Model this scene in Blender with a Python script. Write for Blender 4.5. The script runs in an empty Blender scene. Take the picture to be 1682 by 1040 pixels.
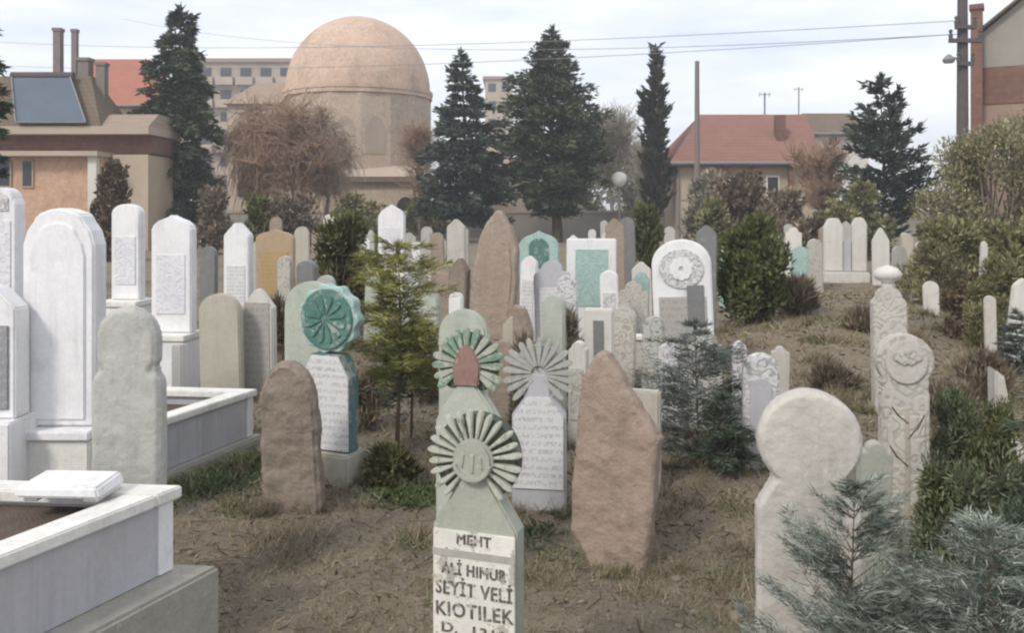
import bpy, bmesh, math, random
import numpy as np
from mathutils import Vector, Matrix, noise as mnoise

# ------------------------------------------------------------------ camera, sky, sun, exposure
sc = bpy.context.scene
COL = sc.collection
R = math.radians
F, CX, HY, H = 1450.0, 841.0, 340.0, 1.6          # focal length, centre and horizon in photo pixels, eye height

cd = bpy.data.cameras.new('camera')
cam = bpy.data.objects.new('camera', cd)
COL.objects.link(cam)
cam.location = (0, 0, H)
cam.rotation_euler = (R(90), 0, 0)
cd.sensor_width = 36
cd.lens = 36 * F / 1682
cd.shift_y = -(520 - HY) / 1682
cd.clip_start = 0.05
cd.clip_end = 3000
cd.dof.use_dof = False
sc.camera = cam

w = bpy.data.worlds.new('World')
sc.world = w
w.use_nodes = True
nt = w.node_tree
bg = nt.nodes['Background']
bg.inputs['Strength'].default_value = 0.1
sky = nt.nodes.new('ShaderNodeTexSky')
sky.sky_type = 'NISHITA'
sky.sun_disc = False
sky.sun_elevation = R(42)
sky.sun_rotation = R(218)
tc = nt.nodes.new('ShaderNodeTexCoord')
mp = nt.nodes.new('ShaderNodeMapping')
mp.inputs['Scale'].default_value = (1.6, 1.6, 7.0)
nz = nt.nodes.new('ShaderNodeTexNoise')
nz.inputs['Scale'].default_value = 2.2
nz.inputs['Detail'].default_value = 5
nz.inputs['Roughness'].default_value = 0.55
cr = nt.nodes.new('ShaderNodeValToRGB')
cr.color_ramp.elements[0].position = 0.32
cr.color_ramp.elements[0].color = (6.9, 7.6, 9.0, 1)
cr.color_ramp.elements[1].position = 0.68
cr.color_ramp.elements[1].color = (10.4, 10.2, 10.2, 1)
mx = nt.nodes.new('ShaderNodeMixRGB')
mx.inputs['Fac'].default_value = 0.86
nt.links.new(tc.outputs['Generated'], mp.inputs['Vector'])
nt.links.new(mp.outputs['Vector'], nz.inputs['Vector'])
nt.links.new(nz.outputs['Fac'], cr.inputs['Fac'])
nt.links.new(sky.outputs['Color'], mx.inputs['Color1'])
nt.links.new(cr.outputs['Color'], mx.inputs['Color2'])
nt.links.new(mx.outputs['Color'], bg.inputs['Color'])

sd = bpy.data.lights.new('sun', 'SUN')
sd.energy = 1.75
sd.angle = R(11)
sd.color = (1.0, 0.93, 0.83)
sun = bpy.data.objects.new('sun', sd)
COL.objects.link(sun)
sun.rotation_euler = Vector((0.46, 0.58, -0.67)).to_track_quat('-Z', 'Y').to_euler()

sc.view_settings.view_transform = 'Standard'
sc.view_settings.look = 'None'
sc.view_settings.exposure = 0.43
sc.view_settings.gamma = 1.0
sc.cycles.filter_width = 2.2

# ------------------------------------------------------------------ helpers
def X(px, Y): return (px - CX) / F * Y
def Zp(py, Y): return H - (py - HY) / F * Y
def Wd(px, Y): return px * Y / F

MOUNDS = [(-0.55, 7.2, .10, 1.0, 1.2), (3.0, 9.0, .34, 1.5, 2.0), (1.15, 4.9, .10, .6, .6), (3.9, 6.6, .22, .9, 1.0),
          (4.6, 11.5, .4, 1.4, 1.8), (1.6, 13.5, .15, 2, 2), (-1.0, 11, .12, 1.5, 1.5), (6.5, 17, .45, 3, 3), (2.2, 6.3, .12, .7, .6)]
def gz(x, y):
    h = 0.035 * mnoise.noise(Vector((x * .7, y * .7, 1.3))) + 0.014 * mnoise.noise(Vector((x * 2.9, y * 2.9, 4.1)))
    for mx_, my_, a, sx, sy in MOUNDS:
        h += a * math.exp(-((x - mx_) / sx) ** 2 - ((y - my_) / sy) ** 2)
    return h

def np_mesh(name, V, Fa, smooth=False):
    V = np.asarray(V, dtype=np.float32)
    Fa = np.asarray(Fa, dtype=np.int32)
    me = bpy.data.meshes.new(name)
    n, k = Fa.shape
    me.vertices.add(len(V)); me.vertices.foreach_set('co', V.ravel())
    me.loops.add(n * k); me.loops.foreach_set('vertex_index', Fa.ravel())
    me.polygons.add(n)
    me.polygons.foreach_set('loop_start', np.arange(0, n * k, k, dtype=np.int32))
    me.polygons.foreach_set('loop_total', np.full(n, k, dtype=np.int32))
    if smooth: me.polygons.foreach_set('use_smooth', np.ones(n, dtype=bool))
    me.update(calc_edges=True)
    return me

def tag(o, label=None, cat=None, group=None, kind=None):
    if label: o['label'] = label
    if cat: o['category'] = cat
    if group: o['group'] = group
    if kind: o['kind'] = kind
    return o

def link(name, me, m, parent=None):
    o = bpy.data.objects.new(name, me)
    COL.objects.link(o)
    if m is not None: me.materials.append(m)
    if parent is not None: o.parent = parent
    return o

def empty(name, loc, rot=(0, 0, 0)):
    o = bpy.data.objects.new(name, None)
    COL.objects.link(o)
    o.empty_display_size = .1
    o.location = loc
    o.rotation_euler = rot
    return o

class MB:
    """collects boxes, prisms and tubes and links them as one mesh object"""
    def __init__(s): s.bm = bmesh.new()
    def box(s, a, b, rz=0, piv=None):
        vs = [s.bm.verts.new((x, y, z)) for z in (a[2], b[2]) for y in (a[1], b[1]) for x in (a[0], b[0])]
        for f in ((0, 2, 3, 1), (4, 5, 7, 6), (0, 1, 5, 4), (1, 3, 7, 5), (3, 2, 6, 7), (2, 0, 4, 6)):
            s.bm.faces.new([vs[i] for i in f])
        return s
    def hexa(s, bottom, top):
        lo = [s.bm.verts.new(p) for p in bottom]; hi = [s.bm.verts.new(p) for p in top]
        n = len(lo)
        s.bm.faces.new(lo[::-1]); s.bm.faces.new(hi)
        for i in range(n): s.bm.faces.new((lo[i], lo[(i + 1) % n], hi[(i + 1) % n], hi[i]))
        return s
    def prism(s, outline, y0, y1):
        """outline in x,z; extruded along y"""
        a = [s.bm.verts.new((x, y0, z)) for x, z in outline]; b = [s.bm.verts.new((x, y1, z)) for x, z in outline]
        n = len(a)
        s.bm.faces.new(a); s.bm.faces.new(b[::-1])
        for i in range(n): s.bm.faces.new((a[i], b[i], b[(i + 1) % n], a[(i + 1) % n]))
        return s
    def lathe(s, prof, n=24, c=(0, 0, 0), ang0=0.0):
        rings = []
        for r, z in prof:
            rings.append([s.bm.verts.new((c[0] + r * math.cos(ang0 + 2 * math.pi * i / n), c[1] + r * math.sin(ang0 + 2 * math.pi * i / n), c[2] + z)) for i in range(n)])
        for k in range(len(rings) - 1):
            for i in range(n):
                s.bm.faces.new((rings[k][i], rings[k][(i + 1) % n], rings[k + 1][(i + 1) % n], rings[k + 1][i]))
        s.bm.faces.new(rings[0][::-1]); s.bm.faces.new(rings[-1])
        return s
    def tube(s, pts, rad, n=6):
        pts = [Vector(p) for p in pts]
        rings = []
        for i, p in enumerate(pts):
            d = (pts[min(i + 1, len(pts) - 1)] - pts[max(i - 1, 0)]).normalized()
            a = d.orthogonal().normalized(); b = d.cross(a)
            r = rad[i] if isinstance(rad, (list, tuple)) else rad
            rings.append([s.bm.verts.new(p + (a * math.cos(2 * math.pi * k / n) + b * math.sin(2 * math.pi * k / n)) * r) for k in range(n)])
        for k in range(len(rings) - 1):
            for i in range(n):
                s.bm.faces.new((rings[k][i], rings[k][(i + 1) % n], rings[k + 1][(i + 1) % n], rings[k + 1][i]))
        s.bm.faces.new(rings[0][::-1]); s.bm.faces.new(rings[-1])
        return s
    def bevel(s, w_, seg=2, ang=35):
        bmesh.ops.recalc_face_normals(s.bm, faces=s.bm.faces)
        es = [e for e in s.bm.edges if len(e.link_faces) == 2 and e.calc_face_angle(0) > R(ang)]
        bmesh.ops.bevel(s.bm, geom=es, offset=w_, segments=seg, affect='EDGES', clamp_overlap=True)
        return s
    def build(s, name, m, parent=None, smooth=False):
        bmesh.ops.recalc_face_normals(s.bm, faces=s.bm.faces)
        me = bpy.data.meshes.new(name)
        if smooth:
            for f in s.bm.faces: f.smooth = True
        s.bm.to_mesh(me); s.bm.free()
        return link(name, me, m, parent)

# ------------------------------------------------------------------ materials
class NT:
    def __init__(s, name):
        s.m = bpy.data.materials.new(name); s.m.use_nodes = True
        s.t = s.m.node_tree; s.b = s.t.nodes['Principled BSDF']
        s.b.inputs['Specular IOR Level'].default_value = 0.3
        s.c = s.t.nodes.new('ShaderNodeTexCoord')
    def n(s, kind, **kw):
        x = s.t.nodes.new('ShaderNode' + kind)
        for k, v in kw.items(): setattr(x, k, v)
        return x
    def l(s, a, b): s.t.links.new(a, b)
    def coord(s, per_object=True):
        if not per_object: return s.c.outputs['Object']
        oi = s.n('ObjectInfo'); mu = s.n('VectorMath', operation='SCALE'); mu.inputs['Scale'].default_value = 1.0
        cx = s.n('CombineXYZ'); mm = s.n('Math', operation='MULTIPLY'); mm.inputs[1].default_value = 57.0
        s.l(oi.outputs['Random'], mm.inputs[0])
        for i in range(3): s.l(mm.outputs[0], cx.inputs[i])
        ad = s.n('VectorMath', operation='ADD')
        s.l(s.c.outputs['Object'], ad.inputs[0]); s.l(cx.outputs[0], ad.inputs[1])
        return ad.outputs[0]
    def noise(s, vec, scale, detail=5, rough=.6, stretch=None):
        if stretch:
            m = s.n('Mapping'); m.inputs['Scale'].default_value = stretch; s.l(vec, m.inputs['Vector']); vec = m.outputs['Vector']
        x = s.n('TexNoise'); x.inputs['Scale'].default_value = scale; x.inputs['Detail'].default_value = detail
        x.inputs['Roughness'].default_value = rough
        s.l(vec, x.inputs['Vector']); return x.outputs['Fac']
    def ramp(s, fac, stops):
        r = s.n('ValToRGB'); e = r.color_ramp.elements
        while len(e) < len(stops): e.new(.5)
        for i, (p, c) in enumerate(stops):
            e[i].position = p; e[i].color = (*c, 1) if hasattr(c, '__len__') else (c, c, c, 1)
        s.l(fac, r.inputs['Fac']); return r.outputs['Color']
    def mix(s, fac, a, b, mode='MIX'):
        x = s.n('MixRGB', blend_type=mode)
        for i, v in ((0, fac), (1, a), (2, b)):
            if hasattr(v, 'is_linked'): s.l(v, x.inputs[i])
            elif i == 0: x.inputs[0].default_value = v
            else: x.inputs[i].default_value = (*v, 1)
        return x.outputs[0]
    def math(s, op, a, b=0.0):
        x = s.n('Math', operation=op)
        for i, v in ((0, a), (1, b)):
            if hasattr(v, 'is_linked'): s.l(v, x.inputs[i])
            else: x.inputs[i].default_value = v
        return x.outputs[0]
    def bump(s, h, strength=.4, dist=.01, prev=None):
        b = s.n('Bump'); b.inputs['Strength'].default_value = strength; b.inputs['Distance'].default_value = dist
        s.l(h, b.inputs['Height'])
        if prev is not None: s.l(prev, b.inputs['Normal'])
        return b.outputs[0]
    def done(s, col, rough=.85, nrm=None):
        if hasattr(col, 'is_linked'): s.l(col, s.b.inputs['Base Color'])
        else: s.b.inputs['Base Color'].default_value = (*col, 1)
        s.b.inputs['Roughness'].default_value = rough
        if nrm is not None: s.l(nrm, s.b.inputs['Normal'])
        return s.m

def mul(c, k): return tuple(min(1, x * k) for x in c)
def mat_stone(name, c, dirt=(.16, .14, .11), amt=.35, lichen=None, rough=.85, bump=.35, scale=6, streak=.3):
    t = NT(name); v = t.coord()
    big = t.noise(v, scale * .35, 4, .6)
    col = t.mix(big, mul(c, .86), mul(c, 1.12))
    fine = t.noise(v, scale * 14, 3, .7)
    col = t.mix(.5, col, t.mix(fine, mul(c, .72), mul(c, 1.18)), 'MIX')
    st = t.ramp(t.noise(v, scale, 5, .65, (1, 1, .18)), [(.5, 0.0), (.78, 1.0)])
    col = t.mix(t.math('MULTIPLY', st, streak), col, dirt)
    s2 = t.ramp(t.noise(v, scale * 4, 4, .6, (1, 1, .05)), [(.5, 0.0), (.68, 1.0)])
    s2 = t.math('MULTIPLY', s2, t.ramp(t.noise(v, scale * .5, 4, .6), [(.4, 0.0), (.6, 1.0)]))
    col = t.mix(t.math('MULTIPLY', s2, min(.55, streak * 1.1)), col, mul(c, .62))
    ve = t.math('ABSOLUTE', t.math('SUBTRACT', t.noise(v, scale * .8, 6, .6, (1, 1, .6)), .5))
    col = t.mix(t.math('MULTIPLY', t.ramp(ve, [(0.0, .4), (.02, 0.0)]), amt), col, mul(c, .6))
    sp = t.ramp(t.noise(v, scale * 1.3, 7, .7), [(.56, 0.0), (.72, 1.0)])
    col = t.mix(t.math('MULTIPLY', sp, amt), col, dirt)
    gr = t.ramp(t.noise(v, scale * .7, 8, .75), [(.47, 0.0), (.62, 1.0)])
    col = t.mix(t.math('MULTIPLY', gr, amt * .55), col, mul(c, .55))
    if lichen:
        li = t.ramp(t.noise(v, scale * 2.3, 6, .75), [(.58, 0.0), (.66, 1.0)])
        col = t.mix(t.math('MULTIPLY', li, .55), col, lichen)
    nb = t.bump(t.noise(v, scale * 9, 6, .7), bump, .006)
    nb = t.bump(t.noise(v, scale * 1.2, 4, .6), bump, .03, nb)
    return t.done(col, rough, nb)

def mat_paint(name, paint, stone, lost=.45, scale=14, dark=None):
    """old paint flaked off in sharp patches down to the stone, with uneven fading"""
    t = NT(name); v = t.coord()
    p = t.mix(t.noise(v, scale * .4, 5, .7), mul(paint, .72), mul(paint, 1.35))
    p = t.mix(t.ramp(t.noise(v, scale * 1.1, 6, .75), [(.45, 0.0), (.75, .75)]), p, tuple(a * .5 + b * .5 for a, b in zip(paint, stone)))
    st = t.mix(t.noise(v, scale, 6, .7), mul(stone, .7), mul(stone, 1.15))
    e = .5 + (.5 - lost) * .35
    fl = t.ramp(t.noise(v, scale, 9, .72, (1, 1, .75)), [(e, 0.0), (e + .025, 1.0)])
    col = t.mix(fl, p, st)
    if dark:
        col = t.mix(t.math('MULTIPLY', t.ramp(t.noise(v, scale * .8, 8, .78), [(.55, 0.0), (.63, 1.0)]), .7), col, dark)
    nb = t.bump(fl, -.5, .002); nb = t.bump(t.noise(v, scale * 4, 6, .75), .5, .006, nb)
    return t.done(col, .88, nb)

def mat_inscr(name, c, ink, row=.045, fx=70, amt=.8, dense=.5):
    """weathered panel with rows of worn, unreadable painted strokes"""
    t = NT(name); v = t.coord()
    sx = t.n('SeparateXYZ'); t.l(t.c.outputs['Object'], sx.inputs[0])
    zr = t.math('DIVIDE', sx.outputs['Z'], row)
    fr = t.math('FRACT', zr); fl = t.math('FLOOR', zr)
    band = t.math('MULTIPLY', t.math('GREATER_THAN', fr, .24), t.math('LESS_THAN', fr, .8))
    cm = t.n('CombineXYZ'); t.l(t.math('MULTIPLY', sx.outputs['X'], 1.0), cm.inputs[0]); t.l(t.math('MULTIPLY', fl, 3.7), cm.inputs[1]); t.l(t.math('MULTIPLY', fr, .03), cm.inputs[2])
    nn = t.noise(cm.outputs[0], fx, 2, .6)
    k = t.math('MULTIPLY', t.math('GREATER_THAN', nn, dense), band)
    wear = t.ramp(t.noise(v, 14, 4, .7), [(.3, 1.0), (.7, .35)])
    k = t.math('MULTIPLY', t.math('MULTIPLY', k, amt), wear)
    base = t.mix(t.noise(v, 5, 6, .7), mul(c, .8), mul(c, 1.12))
    col = t.mix(k, base, ink)
    return t.done(col, .8, t.bump(t.noise(v, 60, 5, .7), .25, .004))

def mat_ornate(name, c, dark, scale=16, lo=.3, hi=.75, amt=.85):
    """carved arabesque relief: curling raised bands with darker worn grooves"""
    t = NT(name); v = t.coord()
    n1 = t.noise(v, scale * .55, 2, .5)
    sn = t.math('ABSOLUTE', t.math('SINE', t.math('MULTIPLY', n1, 22.0)))
    g = t.ramp(sn, [(lo, 1.0), (hi, 0.0)])
    wear = t.ramp(t.noise(v, scale * .5, 5, .7), [(.32, .25), (.66, 1.0)])
    fine = t.ramp(t.noise(v, scale * 3, 4, .7), [(.4, .0), (.7, .5)])
    k = t.math('MULTIPLY', t.math('MAXIMUM', t.math('MULTIPLY', g, wear), fine), amt)
    col = t.mix(k, t.mix(t.noise(v, 6, 5, .6), mul(c, .8), mul(c, 1.12)), dark)
    return t.done(col, .8, t.bump(t.math('SUBTRACT', 1.0, g), .35, .008))

def mat_leaf(name, a, b, c=None, clump=2.0, rough=.6):
    t = NT(name)
    g = t.n('NewGeometry')
    col = t.ramp(g.outputs['Random Per Island'], [(0, a), (.6, b), (1, c or mul(b, 1.5))])
    cl = t.ramp(t.noise(t.coord(), clump, 3, .6), [(.35, .62), (.65, 1.25)])
    col = t.mix(1.0, col, cl, 'MULTIPLY')
    t.b.inputs['Specular IOR Level'].default_value = .06
    return t.done(col, rough)

def mat_plain(name, c, rough=.8, var=.18, scale=4, bump=.2, dist=.01, metal=0):
    t = NT(name); v = t.coord()
    col = t.mix(t.noise(v, scale, 6, .65), mul(c, 1 - var), mul(c, 1 + var))
    col = t.mix(t.math('MULTIPLY', t.ramp(t.noise(v, scale * .4, 4, .6), [(.5, 0.0), (.75, 1.0)]), var * 1.6), col, mul(c, .55))
    t.b.inputs['Metallic'].default_value = metal
    return t.done(col, rough, t.bump(t.noise(v, scale * 8, 4, .6), bump, dist))

def mat_brick(name, c1, c2, mortar, bw=.4, bh=.13, msize=.015, stain=((.16, .13, .1), .35)):
    t = NT(name)
    sx = t.n('SeparateXYZ'); t.l(t.c.outputs['Object'], sx.inputs[0])
    cm = t.n('CombineXYZ'); t.l(t.math('ADD', sx.outputs['X'], sx.outputs['Y']), cm.inputs[0]); t.l(sx.outputs['Z'], cm.inputs[1])
    br = t.n('TexBrick'); br.inputs['Scale'].default_value = 1.0
    br.inputs['Color1'].default_value = (*c1, 1); br.inputs['Color2'].default_value = (*c2, 1); br.inputs['Mortar'].default_value = (*mortar, 1)
    br.inputs['Brick Width'].default_value = bw; br.inputs['Row Height'].default_value = bh; br.inputs['Mortar Size'].default_value = msize
    t.l(cm.outputs[0], br.inputs['Vector'])
    v = t.c.outputs['Object']
    col = t.mix(.55, br.outputs['Color'], t.mix(t.noise(v, .9, 6, .65), mul(c1, .6), mul(c1, 1.35)))
    st = t.ramp(t.noise(v, .55, 7, .72, (1, 1, .6)), [(.5, 0.0), (.66, 1.0)])
    col = t.mix(t.math('MULTIPLY', st, stain[1]), col, stain[0])
    fine = t.ramp(t.noise(v, 5, 6, .8), [(.35, .75), (.65, 1.2)])
    col = t.mix(.8, col, fine, 'MULTIPLY')
    return t.done(col, .9, t.bump(br.outputs['Fac'], -.4, .02))

def mat_tile(name, c, row=.35):
    t = NT(name); v = t.c.outputs['Object']
    sx = t.n('SeparateXYZ'); t.l(v, sx.inputs[0])
    r1 = t.math('FRACT', t.math('DIVIDE', sx.outputs['Z'], row * .5)); r2 = t.math('FRACT', t.math('DIVIDE', t.math('ADD', sx.outputs['X'], sx.outputs['Y']), .22))
    k = t.math('MULTIPLY', t.ramp(r1, [(0, .75), (.25, 1.0)]), t.ramp(r2, [(0, .8), (.3, 1.0)]))
    col = t.mix(1.0, t.mix(t.noise(v, 1.3, 6, .7), mul(c, .68), mul(c, 1.25)), k, 'MULTIPLY')
    return t.done(col, .85, t.bump(r2, .5, .04))

M = {}
M['marble'] = mat_stone('white_marble', (.78, .775, .775), (.42, .4, .37), .34, None, .55, .2, 5, .42)
M['marble_warm'] = mat_stone('aged_marble', (.62, .6, .55), (.28, .26, .21), .3, None, .7, .25, 6, .3)
M['cap'] = mat_stone('white_cap', (.76, .745, .7), (.38, .35, .3), .42, None, .65, .3, 7, .35)
M['lilac'] = mat_stone('grey_marble', (.47, .465, .49), (.3, .29, .275), .3, None, .5, .2, 4, .5)
M['grey'] = mat_stone('grey_stone', (.43, .43, .395), (.24, .235, .2), .42, (.52, .51, .45), .85, .45, 7, .45)
M['greydark'] = mat_stone('dark_grey_stone', (.2, .2, .2), (.12, .12, .11), .35, (.33, .33, .3), .85, .35, 6, .3)
M['pale'] = mat_stone('pale_limestone', (.5, .475, .43), (.29, .265, .21), .36, (.57, .54, .47), .85, .45, 6, .4)
M['beige'] = mat_stone('beige_stone', (.46, .43, .36), (.25, .22, .16), .3, (.5, .48, .38), .85, .3, 6, .3)
M['tan'] = mat_stone('tan_stone', (.43, .32, .21), (.3, .22, .1), .35, None, .85, .3, 6, .3)
M['brown'] = mat_stone('brown_sandstone', (.325, .25, .2), (.2, .16, .13), .4, (.37, .33, .27), .9, .9, 7, .35)
M['brownold'] = mat_stone('weathered_brown_stone', (.26, .21, .17), (.17, .17, .13), .5, (.27, .27, .21), .9, .9, 6, .4)
M['brownlite'] = mat_stone('pinkish_stone', (.33, .265, .215), (.2, .165, .13), .35, (.42, .38, .32), .9, .8, 7, .3)
M['mint'] = mat_stone('mint_washed_stone', (.44, .47, .40), (.22, .26, .2), .3, (.55, .56, .5), .85, .3, 7, .3)
M['sage'] = mat_stone('sage_washed_stone', (.36, .37, .31), (.2, .21, .165), .5, (.46, .46, .4), .85, .3, 7, .25)
M['sagepetal'] = mat_paint('flaked_pale_petals', (.45, .46, .385), (.26, .27, .215), .3, 20, (.15, .16, .12))
M['cream'] = mat_paint('flaked_cream_paint', (.66, .64, .575), (.42, .4, .34), .3, 16, (.3, .28, .23))
M['teal'] = mat_paint('flaked_teal_paint', (.07, .175, .145), (.34, .38, .34), .38, 13, (.06, .11, .1))
M['tealside'] = mat_paint('flaked_teal_edge', (.085, .165, .165), (.3, .31, .28), .4, 11)
M['tealpale'] = mat_ornate('pale_teal_paint', (.4, .52, .48), (.2, .35, .33), 16, amt=.7)
M['greenground'] = mat_paint('flaked_dark_green_paint', (.06, .075, .052), (.2, .2, .16), .32, 18)
M['greenpetal'] = mat_paint('flaked_green_paint', (.16, .255, .18), (.42, .43, .36), .58, 15, (.1, .12, .09))
M['redpaint'] = mat_paint('flaked_red_paint', (.25, .15, .125), (.36, .31, .26), .3, 16, (.12, .09, .07))
M['inkw'] = mat_inscr('worn_lettering', (.66, .655, .655), (.27, .28, .31), .042, 75, .65)
M['inkgrey'] = mat_inscr('worn_lettering_on_grey', (.4, .38, .35), (.2, .19, .18), .06, 50, .5)
M['inkdark'] = mat_inscr('gilded_dark_panel', (.27, .27, .28), (.4, .4, .4), .05, 60, .7)
M['inktan'] = mat_inscr('worn_lettering_on_tan', (.42, .3, .16), (.3, .2, .09), .06, 50, .6)
M['ornwhite'] = mat_ornate('carved_white', (.66, .65, .65), (.2, .195, .195), 17, amt=.85)
M['ornfaint'] = mat_ornate('faint_carved_white', (.7, .7, .72), (.45, .45, .48), 14, amt=.5)
M['orngrey'] = mat_ornate('carved_grey', (.5, .5, .46), (.15, .155, .135), 16, amt=.85)
M['ornpale'] = mat_ornate('carved_pale', (.52, .495, .445), (.24, .225, .19), 15, amt=.7)
M['concrete'] = mat_stone('concrete', (.36, .345, .3), (.2, .18, .14), .4, (.45, .43, .38), .9, .4, 8, .3)
M['ink'] = mat_paint('worn_ink', (.085, .08, .07), (.5, .48, .43), .36, 55)
M['dark'] = mat_plain('dark_opening', (.03, .026, .022), .9, .2)
M['bark'] = mat_plain('bark', (.1, .075, .055), .95, .3, 12, .6, .02)
M['barkgrey'] = mat_plain('grey_bark', (.22, .19, .15), .95, .25, 10, .6, .02)
M['twig'] = mat_plain('winter_twigs', (.37, .255, .18), .95, .25, 2, .3)
M['twiglight'] = mat_plain('light_winter_twigs', (.42, .335, .25), .95, .25, 2, .3)
M['twiggrey'] = mat_plain('pale_winter_twigs', (.33, .3, .235), .95, .2, 2, .3)
M['stick'] = mat_plain('peeled_stem', (.3, .27, .2), .9, .25, 12, .4)
M['fir'] = mat_leaf('fir_needles', (.045, .06, .034), (.08, .102, .06), (.13, .152, .1), .9)
M['firblue'] = mat_leaf('dark_pine_needles', (.038, .055, .04), (.068, .094, .068), (.115, .145, .112), .9)
M['cypress'] = mat_leaf('cypress_scales', (.03, .033, .025), (.055, .058, .043), (.085, .085, .065), 1.5)
M['spruce'] = mat_leaf('blue_spruce_needles', (.07, .085, .073), (.125, .145, .13), (.23, .25, .23), 5)
M['cedar'] = mat_leaf('young_cedar_needles', (.12, .142, .115), (.21, .24, .205), (.34, .37, .325), 6)
M['pinedark'] = mat_leaf('pine_needles', (.035, .05, .035), (.075, .1, .07), (.14, .16, .12), 5)
M['yellowpine'] = mat_leaf('yellowing_needles', (.145, .15, .04), (.255, .25, .085), (.37, .355, .155), 5)
M['olivepine'] = mat_leaf('olive_needles', (.06, .06, .025), (.11, .105, .045), (.18, .17, .09), 4)
M['juniper'] = mat_leaf('juniper_scales', (.062, .072, .028), (.112, .125, .05), (.175, .185, .088), 3)
M['olive'] = mat_leaf('olive_leaves', (.15, .14, .07), (.245, .23, .125), (.38, .36, .24), 1.3)
M['olivedark'] = mat_leaf('dull_olive_leaves', (.11, .11, .05), (.19, .185, .09), (.29, .28, .16), 2)
M['brownleaf'] = mat_leaf('brown_leaves', (.07, .05, .03), (.13, .095, .06), (.2, .15, .1), 2)
M['dullgreen'] = mat_leaf('dull_green_leaves', (.07, .085, .045), (.125, .148, .082), (.2, .225, .145), 3)
M['weed'] = mat_leaf('weed_leaves', (.06, .085, .035), (.11, .14, .06), (.19, .21, .12), 4)
M['straw'] = mat_leaf('dry_grass_blades', (.15, .12, .08), (.27, .225, .155), (.42, .365, .265), 1.2, .9)
M['rubble'] = mat_stone('rubble', (.22, .185, .145), (.14, .12, .09), .4, None, .95, .4, 12, .3)

def mat_soil():
    t = NT('soil_and_dead_grass'); v = t.c.outputs['Object']
    a = t.noise(v, .8, 7, .65); b = t.noise(v, 7, 7, .75); c = t.noise(v, 45, 4, .8)
    col = t.ramp(a, [(.3, (.2, .16, .12)), (.5, (.265, .215, .16)), (.7, (.23, .2, .14))])
    col = t.mix(.55, col, t.ramp(b, [(.3, (.12, .095, .07)), (.55, (.26, .215, .16)), (.75, (.4, .34, .26))]))
    gr = t.ramp(t.noise(v, .55, 4, .6, (1, 1.3, 1)), [(.52, 0.0), (.68, 1.0)])
    col = t.mix(t.math('MULTIPLY', gr, .45), col, (.15, .155, .085))
    col = t.mix(.3, col, t.ramp(c, [(.3, (.06, .05, .035)), (.7, (.36, .31, .24))]))
    for px_, py_, rad in ((X(1345, 8.8), 8.8, 1.5), (X(1150, 4.6), 4.6, .55), (X(1560, 7.2), 7.2, .8)):
        ds = t.n('VectorMath', operation='DISTANCE'); t.l(v, ds.inputs[0]); ds.inputs[1].default_value = (px_, py_, .2)
        e = t.math('ADD', ds.outputs['Value'], t.math('MULTIPLY', b, rad * .9))
        mk = t.ramp(t.math('DIVIDE', e, rad * 2), [(.42, 1.0), (.72, 0.0)])
        col = t.mix(t.math('MULTIPLY', mk, .6), col, t.mix(c, (.2, .135, .095), (.37, .27, .205)))
    pt = t.ramp(t.noise(v, 1.9, 8, .72), [(.45, .0), (.62, 1.0)])
    col = t.mix(t.math('MULTIPLY', pt, .4), col, t.mix(c, (.22, .18, .12), (.46, .4, .29)))
    dk = t.ramp(t.noise(v, 3.3, 8, .75), [(.54, .0), (.66, 1.0)])
    col = t.mix(t.math('MULTIPLY', dk, .5), col, (.095, .075, .055))
    nb = t.bump(b, 1.0, .06); nb = t.bump(c, .8, .02, nb)
    return t.done(col, .95, nb)
M['soil'] = mat_soil()
M['gravesoil'] = mat_plain('grave_soil', (.15, .115, .09), .95, .35, 14, .8, .03)

# ------------------------------------------------------------------ ground: one sheet to the horizon
def ground():
    ys = np.concatenate([np.arange(-3, 1.2, .3), np.arange(1.2, 9, .06), 9 * (700 / 9) ** (np.linspace(0, 1, 110))])
    s = np.linspace(-1, 1, 221)
    xs = np.sign(s) * (np.sinh(np.abs(s) * 5.6) / math.sinh(5.6)) * 500
    xs = np.sort(np.concatenate([xs, np.arange(-3, 3, .06) + .013]))
    V = []
    for y in ys:
        for x in xs:
            V.append((x, y, gz(x, y) if y < 60 and abs(x) < 60 else 0))
    nx, ny = len(xs), len(ys)
    i = np.arange((ny - 1) * (nx - 1)); r, c = i // (nx - 1), i % (nx - 1)
    a = r * nx + c
    o = link('ground', np_mesh('ground', V, np.stack([a, a + 1, a + nx + 1, a + nx], 1), True), M['soil'])
    tag(o, 'bare brown soil with dead grass between the graves', 'ground', kind='structure')
ground()

# ------------------------------------------------------------------ buildings
M['dome'] = mat_brick('dome_brick', (.53, .385, .295), (.58, .43, .33), (.46, .36, .29), .7, .3, .02, ((.27, .205, .165), .5))
M['drum'] = mat_brick('drum_stone', (.46, .37, .285), (.4, .32, .245), (.36, .3, .24), .9, .42, .03, ((.3, .24, .19), .4))
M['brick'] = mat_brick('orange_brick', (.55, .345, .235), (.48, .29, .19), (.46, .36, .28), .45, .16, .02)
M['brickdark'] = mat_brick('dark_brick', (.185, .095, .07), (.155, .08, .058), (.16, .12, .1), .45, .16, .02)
M['redtile'] = mat_tile('red_roof_tiles', (.26, .135, .112))
M['brighttile'] = mat_tile('bright_red_roof_tiles', (.38, .15, .1))
M['browntile'] = mat_tile('brown_roof_tiles', (.16, .12, .085))
M['pinktile'] = mat_tile('faded_roof_tiles', (.33, .25, .195))
M['plaster'] = mat_plain('beige_plaster', (.44, .36, .27), .9, .2, 1.2, .2)
M['plasterpink'] = mat_plain('pinkish_plaster', (.42, .345, .275), .9, .2, .6, .2)
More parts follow.
